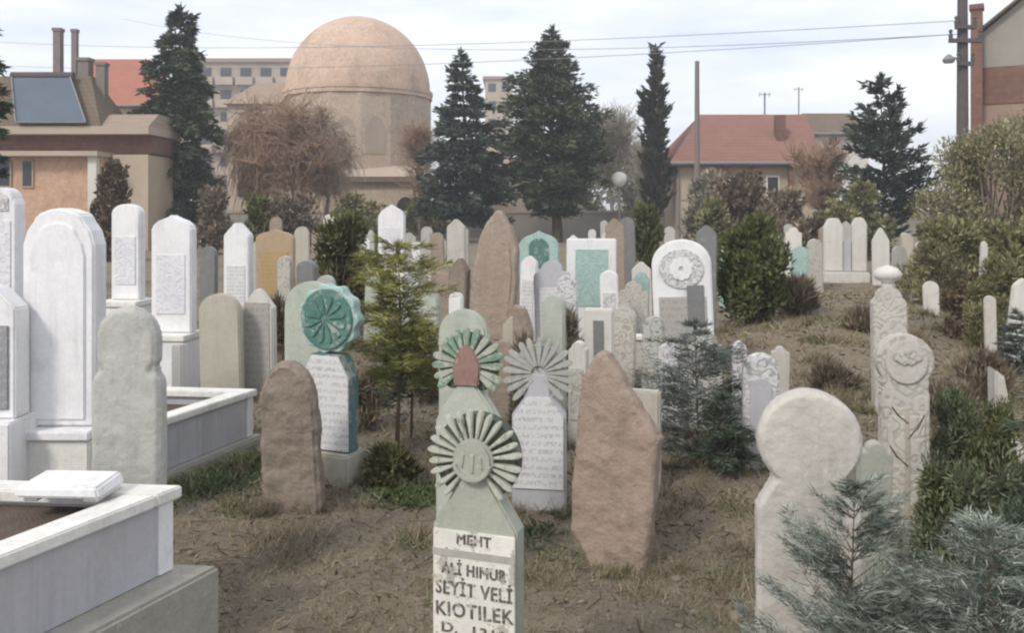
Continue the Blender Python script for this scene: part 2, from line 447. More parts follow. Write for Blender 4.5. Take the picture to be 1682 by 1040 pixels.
M['plastergrey'] = mat_plain('grey_plaster', (.36, .295, .235), .9, .2, .8, .2)
M['plasterwhite'] = mat_plain('white_plaster', (.6, .58, .53), .9, .12, 1, .2)
M['wallgrey'] = mat_plain('grey_wall_render', (.285, .265, .235), .9, .2, 1.5, .3)
M['slate'] = mat_plain('solar_glass', (.1, .125, .16), .25, .2, 1, .05)
M['metal'] = mat_plain('dull_metal', (.22, .22, .23), .6, .2, 6, .1)
M['polewood'] = mat_plain('pole_wood', (.1, .085, .085), .9, .25, 8, .4)
M['polegrey'] = mat_plain('grey_pole', (.2, .17, .155), .85, .2, 8, .2)
M['glass'] = mat_plain('window_glass', (.045, .05, .055), .2, .2, 2, .02)
M['white'] = mat_plain('white_paint', (.72, .7, .66), .6, .1, 3, .1)

M['plasterbrown'] = mat_plain('brown_plaster', (.3, .21, .16), .9, .25, .8, .2)
def dome_building():
    Y = 54.0; cx = X(589, Y); r = Wd(119, Y)
    t = empty('domed_tomb', (cx, Y, 0))
    tag(t, 'old brick tomb with a large rounded dome on an octagonal drum', 'domed building')
    zc = Zp(152, Y)
    MB().lathe([(r * 1.0, 0), (r * 1.0, zc - .1)], 16, ang0=R(11.25)).build('drum', M['drum'], t)
    co = MB().lathe([(r * .99, zc - .5), (r * 1.012, zc - .46), (r * 1.012, zc - .25), (r * 1.022, zc - .22), (r * 1.022, zc)], 48).build('cornice', M['dome'], t)
    zt_ = Zp(29, Y) - zc
    prof = [(r * .985, -.02)] + [(max(.02, r * .985 * math.cos(a)), zt_ * math.sin(a) + .02) for a in np.linspace(0, math.pi / 2 - .01, 17)]
    d = MB().lathe(prof, 56, (0, 0, zc)).build('dome', M['dome'], t, True)
    # blind niches on the drum faces seen from the graveyard
    for k in (11, 12, 13):
        a = R(22.5 * k)
        ap = r * math.cos(R(11.25))
        c_, s_ = math.cos(a), math.sin(a)
        n = MB()
        out = [(-.55, 0), (.55, 0), (.55, 1.5), (.3, 2.0), (0, 2.2), (-.3, 2.0), (-.55, 1.5)]
        n.prism(out, -.05, .05)
        o = n.build('blind_niche', M['plastergrey'], t)
        o.location = ((ap - .02) * c_, (ap - .02) * s_, 4.6); o.rotation_euler = (0, 0, a + R(90))
    # low entrance block in front
    fx0, fx1 = X(563, Y) - cx, X(712, Y) - cx
    yf = -r - 1.6
    ze = Zp(300, 49)
    ent = MB().box((fx0, yf, 0), (fx1, -r * .6, ze)).build('entrance_block', M['drum'], t)
    MB().box((fx0 - .25, yf - .35, ze), (fx1 + .25, -r * .6 + .02, ze + .3)).build('eave', M['browntile'], ent)
    MB().hexa([(fx0 - .15, yf - .2, ze + .302), (fx1 + .15, yf - .2, ze + .302), (fx1 + .15, -r * .6, ze + .302), (fx0 - .15, -r * .6, ze + .302)],
              [(fx0 + .3, -r * .8, ze + 1.0), (fx1 - .3, -r * .8, ze + 1.0), (fx1 - .3, -r * .6 - .01, ze + 1.0), (fx0 + .3, -r * .6 - .01, ze + 1.0)]).build('roof', M['plasterpink'], ent)
    dx = X(670, 49) - cx
    out = [(dx - .5, 0), (dx + .5, 0), (dx + .5, 1.55)] + [(dx + .5 * math.cos(a), 1.55 + .6 * math.sin(a)) for a in np.linspace(.3, math.pi - .3, 7)] + [(dx - .5, 1.55)]
    MB().prism(out, yf - .03, yf + .2).build('door', M['dark'], ent)
    # side wing with slanting roof behind the bare trees
    wx0, wx1 = X(392, Y) - cx, -r * .9
    zz = Zp(178, Y)
    wg = MB().box((wx0, -2.2, 0), (wx1, 3, zz)).build('side_wing', M['drum'], t)
    MB().hexa([(wx0 - .2, -2.5, zz + .01), (wx1, -2.5, zz + .01), (wx1, 3.2, zz + .01), (wx0 - .2, 3.2, zz + .01)],
              [(wx0 + 1.2, -.2, Zp(136, Y)), (wx1, -.2, Zp(136, Y)), (wx1, .6, Zp(136, Y)), (wx0 + 1.2, .6, Zp(136, Y))]).build('roof', M['pinktile'], wg)
    for q in (.3, .62):
        xx = wx0 + (wx1 - wx0) * q
        MB().box((xx - .35, -2.24, 2.2), (xx + .35, -2.1, 3.6)).build('window', M['dark'], wg)
dome_building()

def win(parent, x0, x1, z0, z1, y, mf='white', d=.06):
    f = MB().box((x0, y - d, z0), (x1, y + .05, z1)).build('window', M[mf], parent)
    e = min(.07, (x1 - x0) * .14)
    MB().box((x0 + e, y - d - .012, z0 + e), (x1 - e, y - d + .01, z1 - e)).build('pane', M['glass'], f)
    return f

def left_house():
    Y = 32.0
    g = lambda px: X(px, Y)
    z = lambda py: Zp(py, Y)
    t = empty('brick_house', (g(90), Y, 0))
    ox = g(90)
    tag(t, 'flat-eaved house of orange brick below a blue grey solar panel', 'house')
    L = lambda px: g(px) - ox
    MB().box((L(-90), 0, 0), (L(165), 3.0, z(250))).build('wall', M['brick'], t)
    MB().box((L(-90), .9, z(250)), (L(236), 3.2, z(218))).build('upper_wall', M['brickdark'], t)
    MB().box((L(172), .6, 0), (L(232), 3.0, z(252))).build('side_wall', M['plaster'], t)
    MB().box((L(-95), -.5, z(257)), (L(170), 1.2, z(249))).build('canopy', M['plasterpink'], t)
    for a, b in ((-12, 20), (36, 56)):
        win(t, L(a), L(b), z(308), z(262), 0, 'plastergrey')
    MB().box((L(150), -.28, 0), (L(164), -.02, z(257))).build('corner_pillar', M['plasterwhite'], t)
    MB().box((L(-95), .2, z(219)), (L(240), 3.4, z(206))).build('eave', M['plasterpink'], t)
    MB().hexa([(L(142), .3, z(206) + .004), (L(238), .3, z(206) + .004), (L(238), 3.3, z(206) + .004), (L(142), 3.3, z(206) + .004)],
              [(L(142), 1.6, z(180)), (L(232), 1.6, z(180)), (L(232), 3.0, z(180)), (L(142), 3.0, z(180))]).build('lower_roof', M['pinktile'], t)
    MB().hexa([(L(-95), .25, z(206) + .006), (L(160), .25, z(206) + .006), (L(160), 3.4, z(206) + .006), (L(-95), 3.4, z(206) + .006)],
              [(L(-60), 1.9, z(112)), (L(108), 1.9, z(112)), (L(108), 2.3, z(112)), (L(-60), 2.3, z(112))]).build('roof', M['browntile'], t)
    for px, top, wd in ((46, 32, .28), (76, 34, .2), (92, 84, .42), (122, 92, .34)):
        c = MB().box((L(px) - wd / 2, 2.0, z(150)), (L(px) + wd / 2, 2.0 + wd, z(top))).box((L(px) - wd * .62, 2.0 - wd * .12, z(top)), (L(px) + wd * .62, 2.0 + wd * 1.12, z(top) + .12)).build('chimney', M['polegrey'], t)
    # solar collector lies on the roof
    s = empty('solar_collector', (g(75), Y + .6, z(200)))
    tag(s, 'blue grey solar water panel tilted on the roof of the brick house', 'solar panel')
    zb, zt_ = 0, z(118) - z(200)
    a, b = X(26, Y + .1) - g(75), X(141, Y + .1) - g(75)
    c, d_ = X(20, Y + 1.4) - g(75), X(116, Y + 1.4) - g(75)
    MB().hexa([(a, -.5, zb), (b, -.5, zb), (b, -.38, zb - .06), (a, -.38, zb - .06)], [(c, .8, zt_), (d_, .8, zt_), (d_, .92, zt_ - .06), (c, .92, zt_ - .06)]).build('glass_panel', M['slate'], s)
    MB().tube([(c - .1, .95, zt_ + .1), (d_ + .05, .95, zt_ + .1)], .15, 10).build('tank', M['polewood'], s)
    fr = MB()
    for x0, x1 in ((a, c), (b, d_)): fr.tube([(x0, -.53, zb + .02), (x1, .76, zt_ + .03)], .03, 4)
    fr.tube([(a, -.53, zb), (b, -.53, zb)], .03, 4)
    fr.build('frame', M['metal'], s)
left_house()

def hip_house(name, label, Y, pxl, pxr, eave, ridge, rl, rr, depth, wall, roof, wins=(), post=()):
    ox = X((pxl + pxr) / 2, Y)
    t = empty(name, (ox, Y, 0)); tag(t, label, 'house')
    L = lambda px: X(px, Y) - ox
    ze, zr = Zp(eave, Y), Zp(ridge, Y + depth / 2)
    k = (Y + depth / 2) / Y
    MB().box((L(pxl) + .35, .4, 0), (L(pxr) - .35, depth - .4, ze)).build('wall', M[wall], t)
    rf = MB().hexa([(L(pxl), 0, ze - .18), (L(pxr), 0, ze - .18), (L(pxr), depth, ze - .18), (L(pxl), depth, ze - .18)],
                   [(L(pxl), 0, ze), (L(pxr), 0, ze), (L(pxr), depth, ze), (L(pxl), depth, ze)]).build('eave', M['brickdark'], t)
    MB().tube([(L(pxl) - .1, -.16, ze - .06), (L(pxr) + .1, -.16, ze - .06)], .07, 6).tube([(L(pxl) + .3, -.16, ze - .08), (L(pxl) + .38, .33, ze - .5), (L(pxl) + .38, .33, 0)], .045, 6).build('gutter', M['metal'], t)
    xl, xr = (X(rl, Y + depth / 2) - ox), (X(rr, Y + depth / 2) - ox)
    MB().hexa([(L(pxl) - .08, -.08, ze + .004), (L(pxr) + .08, -.08, ze + .004), (L(pxr) + .08, depth + .08, ze + .004), (L(pxl) - .08, depth + .08, ze + .004)],
              [(xl, depth / 2 - .06, zr), (xr, depth / 2 - .06, zr), (xr, depth / 2 + .06, zr), (xl, depth / 2 + .06, zr)]).build('roof', M[roof], t)
    for a, b, c, d in wins: win(t, L(a), L(b), Zp(d, Y), Zp(c, Y), .4)
    for p in post: MB().box((L(p) - .1, .05, 0), (L(p) + .1, .25, ze - .18)).build('porch_post', M['brickdark'], t)
    return t, L, ze, zr, ox
t, L, ze, zr, ox = hip_house('red_roofed_house', 'low house with a dull red hipped roof beyond the thin cypress', 42, 1104, 1352, 266, 188, 1150, 1322, 7, 'plaster', 'redtile',
                             ((1200, 1222, 288, 322), (1262, 1284, 288, 322)), (1190, 1240, 1300))
MB().box((L(1298) - .22, 1.4, ze), (L(1298) + .22, 1.9, Zp(183, 42))).build('chimney', M['brickdark'], t)
hip_house('distant_house', 'far house with a bright red roof beside the tall left fir', 62, 118, 262, 172, 97, 140, 246, 7, 'plasterpink', 'brighttile')
hip_house('grey_roofed_house', 'far pale house with a dark grey roof between red roof and dark pine', 56, 1300, 1440, 218, 186, 1318, 1400, 6, 'plasterwhite', 'browntile', ((1362, 1380, 222, 240),))
hip_house('beige_house', 'small beige house behind the trunk of the broad fir', 62, 790, 884, 282, 258, 806, 868, 5, 'plaster', 'pinktile', ((826, 838, 296, 316),))

def block(name, label, Y, pxl, pxr, top, depth, wall, rows, cols, band):
    ox = X((pxl + pxr) / 2, Y)
    t = empty(name, (ox, Y, 0)); tag(t, label, 'apartment block')
    w2 = Wd(pxr - pxl, Y) / 2; zt_ = Zp(top, Y)
    MB().box((-w2, 0, 0), (w2, depth, zt_)).build('wall', M[wall], t)
    MB().box((-w2 - .4, -.4, zt_), (w2 + .4, depth + .4, zt_ + .5)).build('roof', M['pinktile'], t)
    for r in range(rows):
        z0 = zt_ - 3.0 * (r + 1)
        for c in range(cols):
            x = -w2 + (c + .5) * 2 * w2 / cols
            f = MB().box((x - w2 / cols * .55, -.06, z0 + .9), (x + w2 / cols * .55, .1, z0 + 2.3)).build('window', M['glass'], t)
            if band: MB().box((x - w2 / cols * .85, -.95, z0 - .1), (x + w2 / cols * .85, -.062, z0 + .95)).build('balcony', M[band], t)
block('apartment_block', 'distant beige apartment block with pale balcony bands beside the dome', 118, 322, 486, 102, 14, 'plastergrey', 7, 5, 'plasterpink')
block('tower_block', 'distant slim pinkish tower block between the two middle firs', 150, 797, 842, 130, 12, 'plasterpink', 8, 2, None)

def right_building():
    Y = 27.0
    t = empty('gabled_building', (X(1600, Y), Y, 0), (0, 0, R(-30))); tag(t, 'tall dull building with a grey gable over a red brick band', 'building')
    z = lambda py: Zp(py, Y); W2 = lambda px: X(px, Y) - X(1600, Y)
    MB().box((W2(1604), 0, 0), (W2(1900), 9, z(172))).build('wall', M['plasterbrown'], t)
    MB().box((W2(1602), -.04, z(172)), (W2(1900), 9, z(112))).build('brick_band', M['brickdark'], t)
    MB().prism([(W2(1606), z(112)), (W2(1900), z(112)), (W2(1900), z(45)), (W2(1760), z(-70)), (W2(1606), z(60))], -.02, 8.98).build('gable', M['wallgrey'], t)
    MB().hexa([(W2(1598), -.3, z(62)), (W2(1760), -.3, z(-70)), (W2(1760), 9.2, z(-70)), (W2(1598), 9.2, z(62))],
              [(W2(1598), -.3, z(58)), (W2(1760), -.3, z(-75)), (W2(1760), 9.2, z(-75)), (W2(1598), 9.2, z(58))]).build('roof', M['browntile'], t)
    MB().box((W2(1596), -.5, 0), (W2(1613), -.08, z(20))).box((W2(1594), -.56, z(20)), (W2(1615), -.06, z(12))).build('chimney', M['brickdark'], t)
    for a, b in ((1630, 1652), (1668, 1690)): win(t, W2(a), W2(b), z(262), z(215), 0)
right_building()

def wall_run():
    Y = 46.0
    t = empty('boundary_wall', (X(880, Y), Y, 0)); tag(t, 'long low grey boundary wall running behind the graveyard firs', 'wall')
    x0, x1 = X(-400, Y) - X(880, Y), X(2300, Y) - X(880, Y)
    MB().box((x0, 0, -.2), (x1, .25, Zp(350, Y))).build('wall', M['wallgrey'], t)
    MB().box((x0, -.05, Zp(350, Y)), (x1, .3, Zp(346, Y))).build('coping', M['plastergrey'], t)
wall_run()

# ------------------------------------------------------------------ poles and wires
def pole(label, px, Y, top, rad, m, arms=(), name='utility_pole'):
    x = X(px, Y); t = empty(name, (x, Y, gz(x, Y) if Y < 60 else 0)); tag(t, label, 'pole')
    zt_ = Zp(top, Y) - t.location.z
    MB().tube([(0, 0, -.3), (0, 0, zt_)], [rad, rad * .7], 10).build('post', m, t)
    for z_, hw in arms:
        a = MB().box((-hw, -.22, z_ - t.location.z - .05), (hw, -.1, z_ - t.location.z + .05)).build('crossarm', M['polewood'], t)
        for s in (-1, 1):
            MB().lathe([(.05, 0), (.06, .1), (.03, .13), (.055, .2), (.02, .24)], 8, (s * hw * .92, -.16, z_ - t.location.z + .05)).build('insulator', M['polewood'], a)
    return t
YP = 23.0
zs = [Zp(46, YP), Zp(68, YP)]
pole('dark utility pole with short crossarms beside the gabled building', 1581, YP, -40, .17, M['polewood'], [(zs[0], .26), (zs[1], .42), (zs[1] - .6, .2)])
bx = empty('wall_lamp', (X(1560, YP), YP - .05, Zp(97, YP))); tag(bx, 'small street lamp bracketed off the dark utility pole', 'street lamp')
MB().tube([(X(1576, YP) - X(1560, YP), 0, 0), (0, 0, .05)], .02, 6).build('bracket', M['polewood'], bx)
MB().lathe([(.03, .12), (.1, .06), (.16, -.02), (.12, -.1)], 12, (-.05, 0, 0)).build('lamp_shade', M['metal'], bx)
pole('slim bare grey pole standing before the red roofed house', 1145, 38, 100, .14, M['polegrey'])
for (zz, dz, px1, py1) in ((zs[0], .25, -300, 40), (zs[1], .25, -300, 82), (zs[1], .25, 200, 30)):
    p0 = Vector((X(1575, YP), YP, zz + .2)); p1 = Vector((X(px1, 60), 60, Zp(py1, 60)))
    pts = [p0.lerp(p1, q) - Vector((0, 0, 4 * 1.1 * q * (1 - q))) for q in np.linspace(0, 1, 25)]
    tag(MB().tube(pts, .011, 4).build('power_line', M['metal']), 'thin dark overhead wire sagging across the pale sky', 'wire', 'overhead wires')
def aerial(px, Y, top, base, label, roofname):
    t = empty('roof_aerial', (X(px, Y), Y, Zp(base, Y))); tag(t, label, 'aerial')
    h = Zp(top, Y) - Zp(base, Y)
    MB().tube([(0, 0, -.3), (0, 0, h)], .045, 6).build('mast', M['metal'], t)
    b = MB().tube([(-.28, 0, h * .93), (.28, 0, h * .93)], .022, 4)
    for q in (-.25, 0, .25): b.tube([(q, -.2, h * .93), (q, .2, h * .93)], .016, 4).tube([(q, 0, h * .93 - .14), (q, 0, h * .93 + .12)], .016, 4)
    b.build('antenna', M['metal'], t)
aerial(1256, 45.5, 152, 190, 'thin television aerial on the ridge of the dull red roof', '')
aerial(1312, 59, 143, 188, 'tall television aerial above the dark grey roof', '')
def globe_lamp():
    Y = 40; x = X(1017, Y); g = 0
    t = empty('globe_lamp', (x, Y, 0)); tag(t, 'white globe lamp on a short post beside the broad fir', 'lamp')
    z = Zp(294, Y)
    MB().tube([(0, 0, 0), (0, 0, z - .25)], .07, 8).build('post', M['polegrey'], t)
    MB().lathe([(.08, -.36), (.2, -.3), (.33, -.12), (.36, .05), (.28, .22), (.12, .31), (.02, .33)], 20, (0, 0, z)).build('globe', M['white'], t, True)
globe_lamp()

# ------------------------------------------------------------------ plants
def nrm(v): return v / np.maximum(np.linalg.norm(v, axis=1, keepdims=True), 1e-9)
def blades(name, P, D, L, Wt, m, parent=None, rng=None, diamond=True):
    n = len(P)
    D = nrm(D); S = nrm(np.cross(D, nrm(rng.normal(size=(n, 3)))))
    L = np.broadcast_to(np.asarray(L, float), (n,))[:, None]; Wt = np.broadcast_to(np.asarray(Wt, float), (n,))[:, None]
    if diamond:
        V = np.stack([P, P + D * L * .45 + S * Wt / 2, P + D * L, P + D * L * .45 - S * Wt / 2], 1).reshape(-1, 3)
        Fa = np.arange(4 * n).reshape(n, 4)
    else:
        V = np.stack([P + S * Wt / 2, P - S * Wt / 2, P + D * L], 1).reshape(-1, 3)
        Fa = np.arange(3 * n).reshape(n, 3)
    return link(name, np_mesh(name, V, Fa), m, parent)

def sticks(name, segs, m, parent=None, sides=3):
    """segs: rows of (p0, p1, r0, r1); all as one mesh of thin tapered sticks"""
    A = np.array([s[0] for s in segs], float); B = np.array([s[1] for s in segs], float)
    r0 = np.array([s[2] for s in segs])[:, None]; r1 = np.array([s[3] for s in segs])[:, None]
    D = nrm(B - A); ref = np.where(np.abs(D[:, 2:3]) > .9, [[1., 0, 0]], [[0., 0, 1.]])
    U = nrm(np.cross(D, ref)); W_ = np.cross(D, U)
    V = []
    for k in range(sides):
        a = 2 * math.pi * k / sides; o = U * math.cos(a) + W_ * math.sin(a)
        V += [A + o * r0, B + o * r1]
    V = np.stack(V, 1).reshape(-1, 3)
    n = len(A); base = (np.arange(n) * 2 * sides)[:, None]
    Fa = np.concatenate([base + np.array([[2 * k, 2 * ((k + 1) % sides), 2 * ((k + 1) % sides) + 1, 2 * k + 1]]) for k in range(sides)], 0)
    return link(name, np_mesh(name, V, Fa, True), m, parent)

def conifer(name, label, px, Y, top, half, m, seed, base=None, prof=None, nwh=26, nb=8, dens=60, L=.22, Wt=.07, droop=.25, rise=.35, bare=.1, jit=.28, cat='tree', rk=1.0, group=None, tube=True):
    rng = np.random.default_rng(seed)
    x = X(px, Y); g = gz(x, Y) if Y < 60 else 0
    Ht = Zp(top, Y) - g; Rm = Wd(half, Y)
    t = empty(name, (x, Y, g)); tag(t, label, cat, group)
    prof = prof or (lambda q: (1 - q) ** .8)
    segs = []; P = []; D = []
    lean = rng.normal(0, .012, 2)
    tr = [np.array([lean[0] * q * Ht + .01 * Ht * math.sin(q * 5 + seed), lean[1] * q * Ht, -.1 + q * (Ht + .05)]) for q in np.linspace(0, 1, 9)]
    rr = .016 * Ht * rk
    def trunk_at(z):
        q = min(max((z + .1) / (Ht + .05), 0), .999) * 8; i = int(q); return tr[i] + (tr[i + 1] - tr[i]) * (q - i)
    for i in range(8): segs.append((tr[i], tr[i + 1], rr * (1 - i / 8.6), rr * (1 - (i + 1) / 8.6)))
    for i in range(nwh):
        q = bare + (1 - bare) * ((i + rng.uniform(-.3, .3)) / nwh)
        q = min(max(q, bare), .985)
        z = q * Ht
        for b in range(max(3, int(nb * (1 - .45 * q) + rng.uniform(0, 1)))):
            az = rng.uniform(0, 2 * math.pi)
            ln = max(.04 * Rm, Rm * prof(q)) * rng.uniform(1 - jit * 1.6, 1 + jit)
            o = np.array([math.cos(az), math.sin(az), 0]); s_ = np.array([-o[1], o[0], 0])
            c = trunk_at(z)
            up = rise * rng.uniform(.6, 1.4) * ln; dr = droop * rng.uniform(.5, 1.5) * ln
            f = lambda s: c + o * ln * s + np.array([0, 0, 1.]) * (up * s - dr * s * s)
            prev = f(0)
            for s in (.35, .7, 1.0):
                nx = f(s); segs.append((prev, nx, rr * .28 * (1.15 - s + .3) * (1 - q * .6), rr * .28 * (1.0 - s + .08) * (1 - q * .6))); prev = nx
            n = max(6, int(dens * ln / max(Rm, 1e-6) * rng.uniform(.55, 1.3)))
            s = rng.uniform(.12, 1.03, n) ** .75
            lat = rng.normal(0, .17, n) * ln * (1.2 - s)
            ver = rng.normal(0, .05, n) * ln
            pts = c + o * (ln * s)[:, None] + s_ * lat[:, None] + np.array([0, 0, 1.]) * (up * s - dr * s * s + ver - np.abs(lat) * .25)[:, None]
            d = o * .8 + s_ * (np.sign(lat) * .75)[:, None] + np.array([0, 0, 1.]) * (rise * .8 - droop * 1.1 * s + rng.normal(0, .25, n))[:, None]
            P.append(pts); D.append(d + rng.normal(0, .25, (n, 3)))
    # leader
    n = int(dens * .8)
    zt_ = Ht * rng.uniform(.9, 1.0, n)
    P.append(np.stack([trunk_at(z) for z in zt_])); D.append(np.stack([rng.normal(0, .5, n), rng.normal(0, .5, n), np.full(n, .9)], 1))
    P = np.concatenate(P); D = np.concatenate(D)
    sticks('trunk', segs, M['bark'], t, 5 if Y < 8 else 4)
    ll = L * rng.uniform(.6, 1.3, len(P))
    blades('crown', P, D, ll, Wt * rng.uniform(.7, 1.3, len(P)), m, t, rng, Y > 8)
    return t

def bush(name, label, px, Y, top, half, m, seed, n=5000, nclump=26, L=.09, Wt=.05, zlow=0.0, bottomw=.7, cat='shrub', stems=7, updir=.6, topw=.75, mb='bark', flat=.6, fill=.33, group=None):
    rng = np.random.default_rng(seed)
    x = X(px, Y); g = gz(x, Y) if Y < 60 else 0
    Ht = Zp(top, Y) - g; Rm = Wd(half, Y)
    t = empty(name, (x, Y, g)); tag(t, label, cat, group)
    P = []; D = []; segs = []
    per = n // nclump
    for k in range(nclump):
        q = zlow + (1 - zlow) * rng.uniform(.08, .9)
        az = rng.uniform(0, 2 * math.pi)
        prof = np.interp(q, [0, .35, .7, 1], [bottomw, 1, topw, .3])
        rad = Rm * prof * math.sqrt(rng.uniform(.05, 1)) * .8
        c = np.array([rad * math.cos(az), rad * math.sin(az) * .9, q * Ht])
        sz = Rm * fill * rng.uniform(.6, 1.25)
        v = nrm(rng.normal(size=(per, 3))) * (rng.uniform(0, 1, per) ** .45)[:, None] * sz * np.array([1, 1, flat * Ht / max(Rm, .01) * .55 + .35])
        pts = c + v
        pts[:, 2] = np.clip(pts[:, 2], .01, Ht * 1.02)
        P.append(pts); D.append(nrm(v) * .8 + np.array([0, 0, updir]) + rng.normal(0, .45, (per, 3)))
        st = np.array([rng.normal(0, .08) * Rm, rng.normal(0, .08) * Rm, -.03]); mid = (st + c) / 2 + np.array([rng.normal(0, .1) * Rm, rng.normal(0, .1) * Rm, Ht * .05])
        r_ = .012 * Ht
        segs += [(st, mid, r_, r_ * .6), (mid, c, r_ * .6, r_ * .25)]
        for _ in range(6):
            e = c + nrm(rng.normal(size=(1, 3)))[0] * sz * rng.uniform(.7, 1.2) + np.array([0, 0, sz * .3]); segs.append((c, e, r_ * .25, r_ * .06))
    P = np.concatenate(P); D = np.concatenate(D)
    sticks('stems', segs, M[mb], t)
    blades('foliage', P, D, L * rng.uniform(.6, 1.35, len(P)), Wt * rng.uniform(.7, 1.3, len(P)), m, t, rng)
    return t

def bare_tree(name, label, px, Y, top, half, m, seed, weep=.5, nlimb=9, ntw=90, rk=1.0, tw=.012, group=None, mt='barkgrey'):
    rng = np.random.default_rng(seed)
    x = X(px, Y); g = gz(x, Y) if Y < 60 else 0
    Ht = Zp(top, Y) - g; Rm = Wd(half, Y)
    t = empty(name, (x, Y, g)); tag(t, label, 'tree', group)
    segs = []; tws = []
    r0 = .014 * Ht * rk
    fork = np.array([rng.normal(0, .04) * Ht, 0, Ht * .3])
    segs.append((np.array([0, 0, -.2]), fork, r0 * 1.2, r0))
    for k in range(nlimb):
        az = rng.uniform(0, 2 * math.pi); rad = Rm * math.sqrt(rng.uniform(.02, 1)) * .85
        tip = np.array([rad * math.cos(az), rad * math.sin(az), Ht * rng.uniform(.55, .97) * (1 - .25 * (rad / Rm) ** 2)])
        mid = (fork * .45 + tip * .55) + np.array([0, 0, Ht * .06]) - np.array([tip[0], tip[1], 0]) * .12
        segs += [(fork, mid, r0 * .55, r0 * .33), (mid, tip, r0 * .33, r0 * .08)]
        for j in range(ntw):
            q = rng.uniform(.1, 1); b = mid + (tip - mid) * q if rng.uniform() < .7 else fork + (mid - fork) * q
            d = nrm(rng.normal(size=(1, 3)))[0]; d[2] = abs(d[2]) * .9
            ln = Ht * rng.uniform(.04, .13); wp = weep * rng.uniform(.1, 1.5)
            p1 = b + d * ln; p2 = p1 + np.array([d[0] * .5, d[1] * .5, (.5 - wp * 1.5)]) * ln * rng.uniform(.6, 1.4)
            p3 = p2 + np.array([d[0] * .2 + rng.normal(0, .12), d[1] * .2, .35 - wp * 1.9]) * ln * rng.uniform(.5, 1.7)
            tws += [(b, p1, tw * 1.6, tw), (p1, p2, tw, tw * .7), (p2, p3, tw * .7, tw * .35)]
            for _ in range(2):
                e = p1 + (p2 - p1) * rng.uniform(0, 1); tws.append((e, e + (nrm(rng.normal(size=(1, 3)))[0] * .5 + np.array([0, 0, .4 - wp])) * ln * .7, tw * .7, tw * .3))
    sticks('trunk', segs, M[mt], t, 6)
    sticks('crown', tws, m, t, 3)
    return t

# tall conifers behind the graves
conifer('fir_tree', 'tallest dark fir beside the bright red far roof', 288, 36, 14, 62, M['fir'], 3, nwh=40, nb=10, dens=110, L=.32, Wt=.11, droop=.4, rise=.3, bare=.06, prof=lambda q: np.interp(q, [0, .12, .55, .78, .88, .94, 1], [.9, 1.0, .92, .62, .3, .36, .03]))
conifer('fir_tree', 'dark fir with open side boughs just beyond the dome', 762, 40, 86, 64, M['firblue'], 5, nwh=34, nb=10, dens=110, L=.32, Wt=.11, droop=.3, rise=.35, bare=.1, jit=.4, prof=lambda q: np.interp(q, [0, .1, .25, .48, .64, .8, .93, 1], [.7, .9, 1.0, .92, .62, .42, .2, .03]))
conifer('fir_tree', 'broad full fir with a bare dark trunk foot in front of the boundary wall', 913, 40, 48, 87, M['fir'], 8, nwh=42, nb=12, dens=120, L=.3, Wt=.1, droop=.25, rise=.4, bare=.12, prof=lambda q: np.interp(q, [0, .13, .2, .3, .42, .56, .71, .85, .94, 1], [.3, .4, .62, .9, 1.0, .88, .7, .4, .16, .03]), rk=1.6)
conifer('pine_tree', 'dark spiky topped pine between the grey roofed house and utility pole', 1450, 31, 128, 66, M['firblue'], 12, nwh=20, nb=9, dens=105, L=.3, Wt=.085, droop=.1, rise=.6, bare=.08, jit=.5, prof=lambda q: np.interp(q, [0, .2, .45, .75, .9, 1], [.8, 1.0, .95, .55, .3, .1]))
conifer('cypress_tree', 'thin column cypress beside the slim grey pole', 1080, 43, 80, 19, M['cypress'], 15, nwh=40, nb=8, dens=26, L=.36, Wt=.12, droop=.05, rise=1.4, bare=.1, prof=lambda q: np.interp(q, [0, .3, .6, .75, .9, 1], [.9, 1.1, 1.2, .6, .5, .25]))
conifer('fir_tree', 'fir whose bough tips enter at the very edge beside the solar panel', -32, 16, -120, 46, M['fir'], 22, nwh=26, nb=9, dens=60, L=.2, Wt=.06, droop=.4, rise=.3, bare=.1, prof=lambda q: np.interp(q, [0, .1, .6, 1], [.8, 1.0, .8, .05]))
bare_tree('willow_tree', 'bare brown weeping tree hiding the side wing of the tomb', 430, 37, 146, 56, M['twig'], 31, .6, 16, 150, 1.0, .015)
bare_tree('willow_tree', 'bare brown weeping tree standing before the middle of the dome drum', 530, 38, 156, 58, M['twiglight'], 32, .65, 16, 140, 1.0, .015)
bare_tree('leafless_tree', 'loose reddish brown leafless tree between the two weeping trees', 478, 36, 158, 74, M['twig'], 33, .3, 18, 130, 1.0, .014)
bare_tree('leafless_tree', 'leafless brown bough tree leaning against the far corner of the drum', 690, 42, 172, 26, M['twig'], 34, .2, 6, 80, 1.0, .016)
bare_tree('leafless_tree', 'pale leafless tree between the broad fir and the thin cypress', 1012, 52, 150, 56, M['twiggrey'], 36, .1, 12, 150, 1.0, .02)
bare_tree('leafless_tree', 'pale leafless small tree behind the globe lamp', 1066, 48, 228, 34, M['twiggrey'], 37, .1, 8, 110, 1.0, .018)
bare_tree('leafless_tree', 'brown leafless tree in front of the grey roofed house', 1340, 34, 222, 52, M['twig'], 38, .05, 10, 120, 1.0, .016)
bush('shrub', 'dark brown shrub under the brick house canopy', 184, 26, 270, 38, M['brownleaf'], 41, 4200, 24, .17, .1)
bush('shrub', 'dull brown hedge shrub below the dull red roof', 1222, 34, 288, 62, M['brownleaf'], 42, 4200, 26, .2, .12, flat=.9)
bush('shrub', 'dark olive shrub at the foot of the spiky pine', 1400, 27, 305, 70, M['olivedark'], 43, 4500, 28, .17, .1)
bush('shrub', 'dark green shrub behind the narrow pointed white headstone', 424, 24, 322, 34, M['juniper'], 44, 3000, 18, .15, .08)
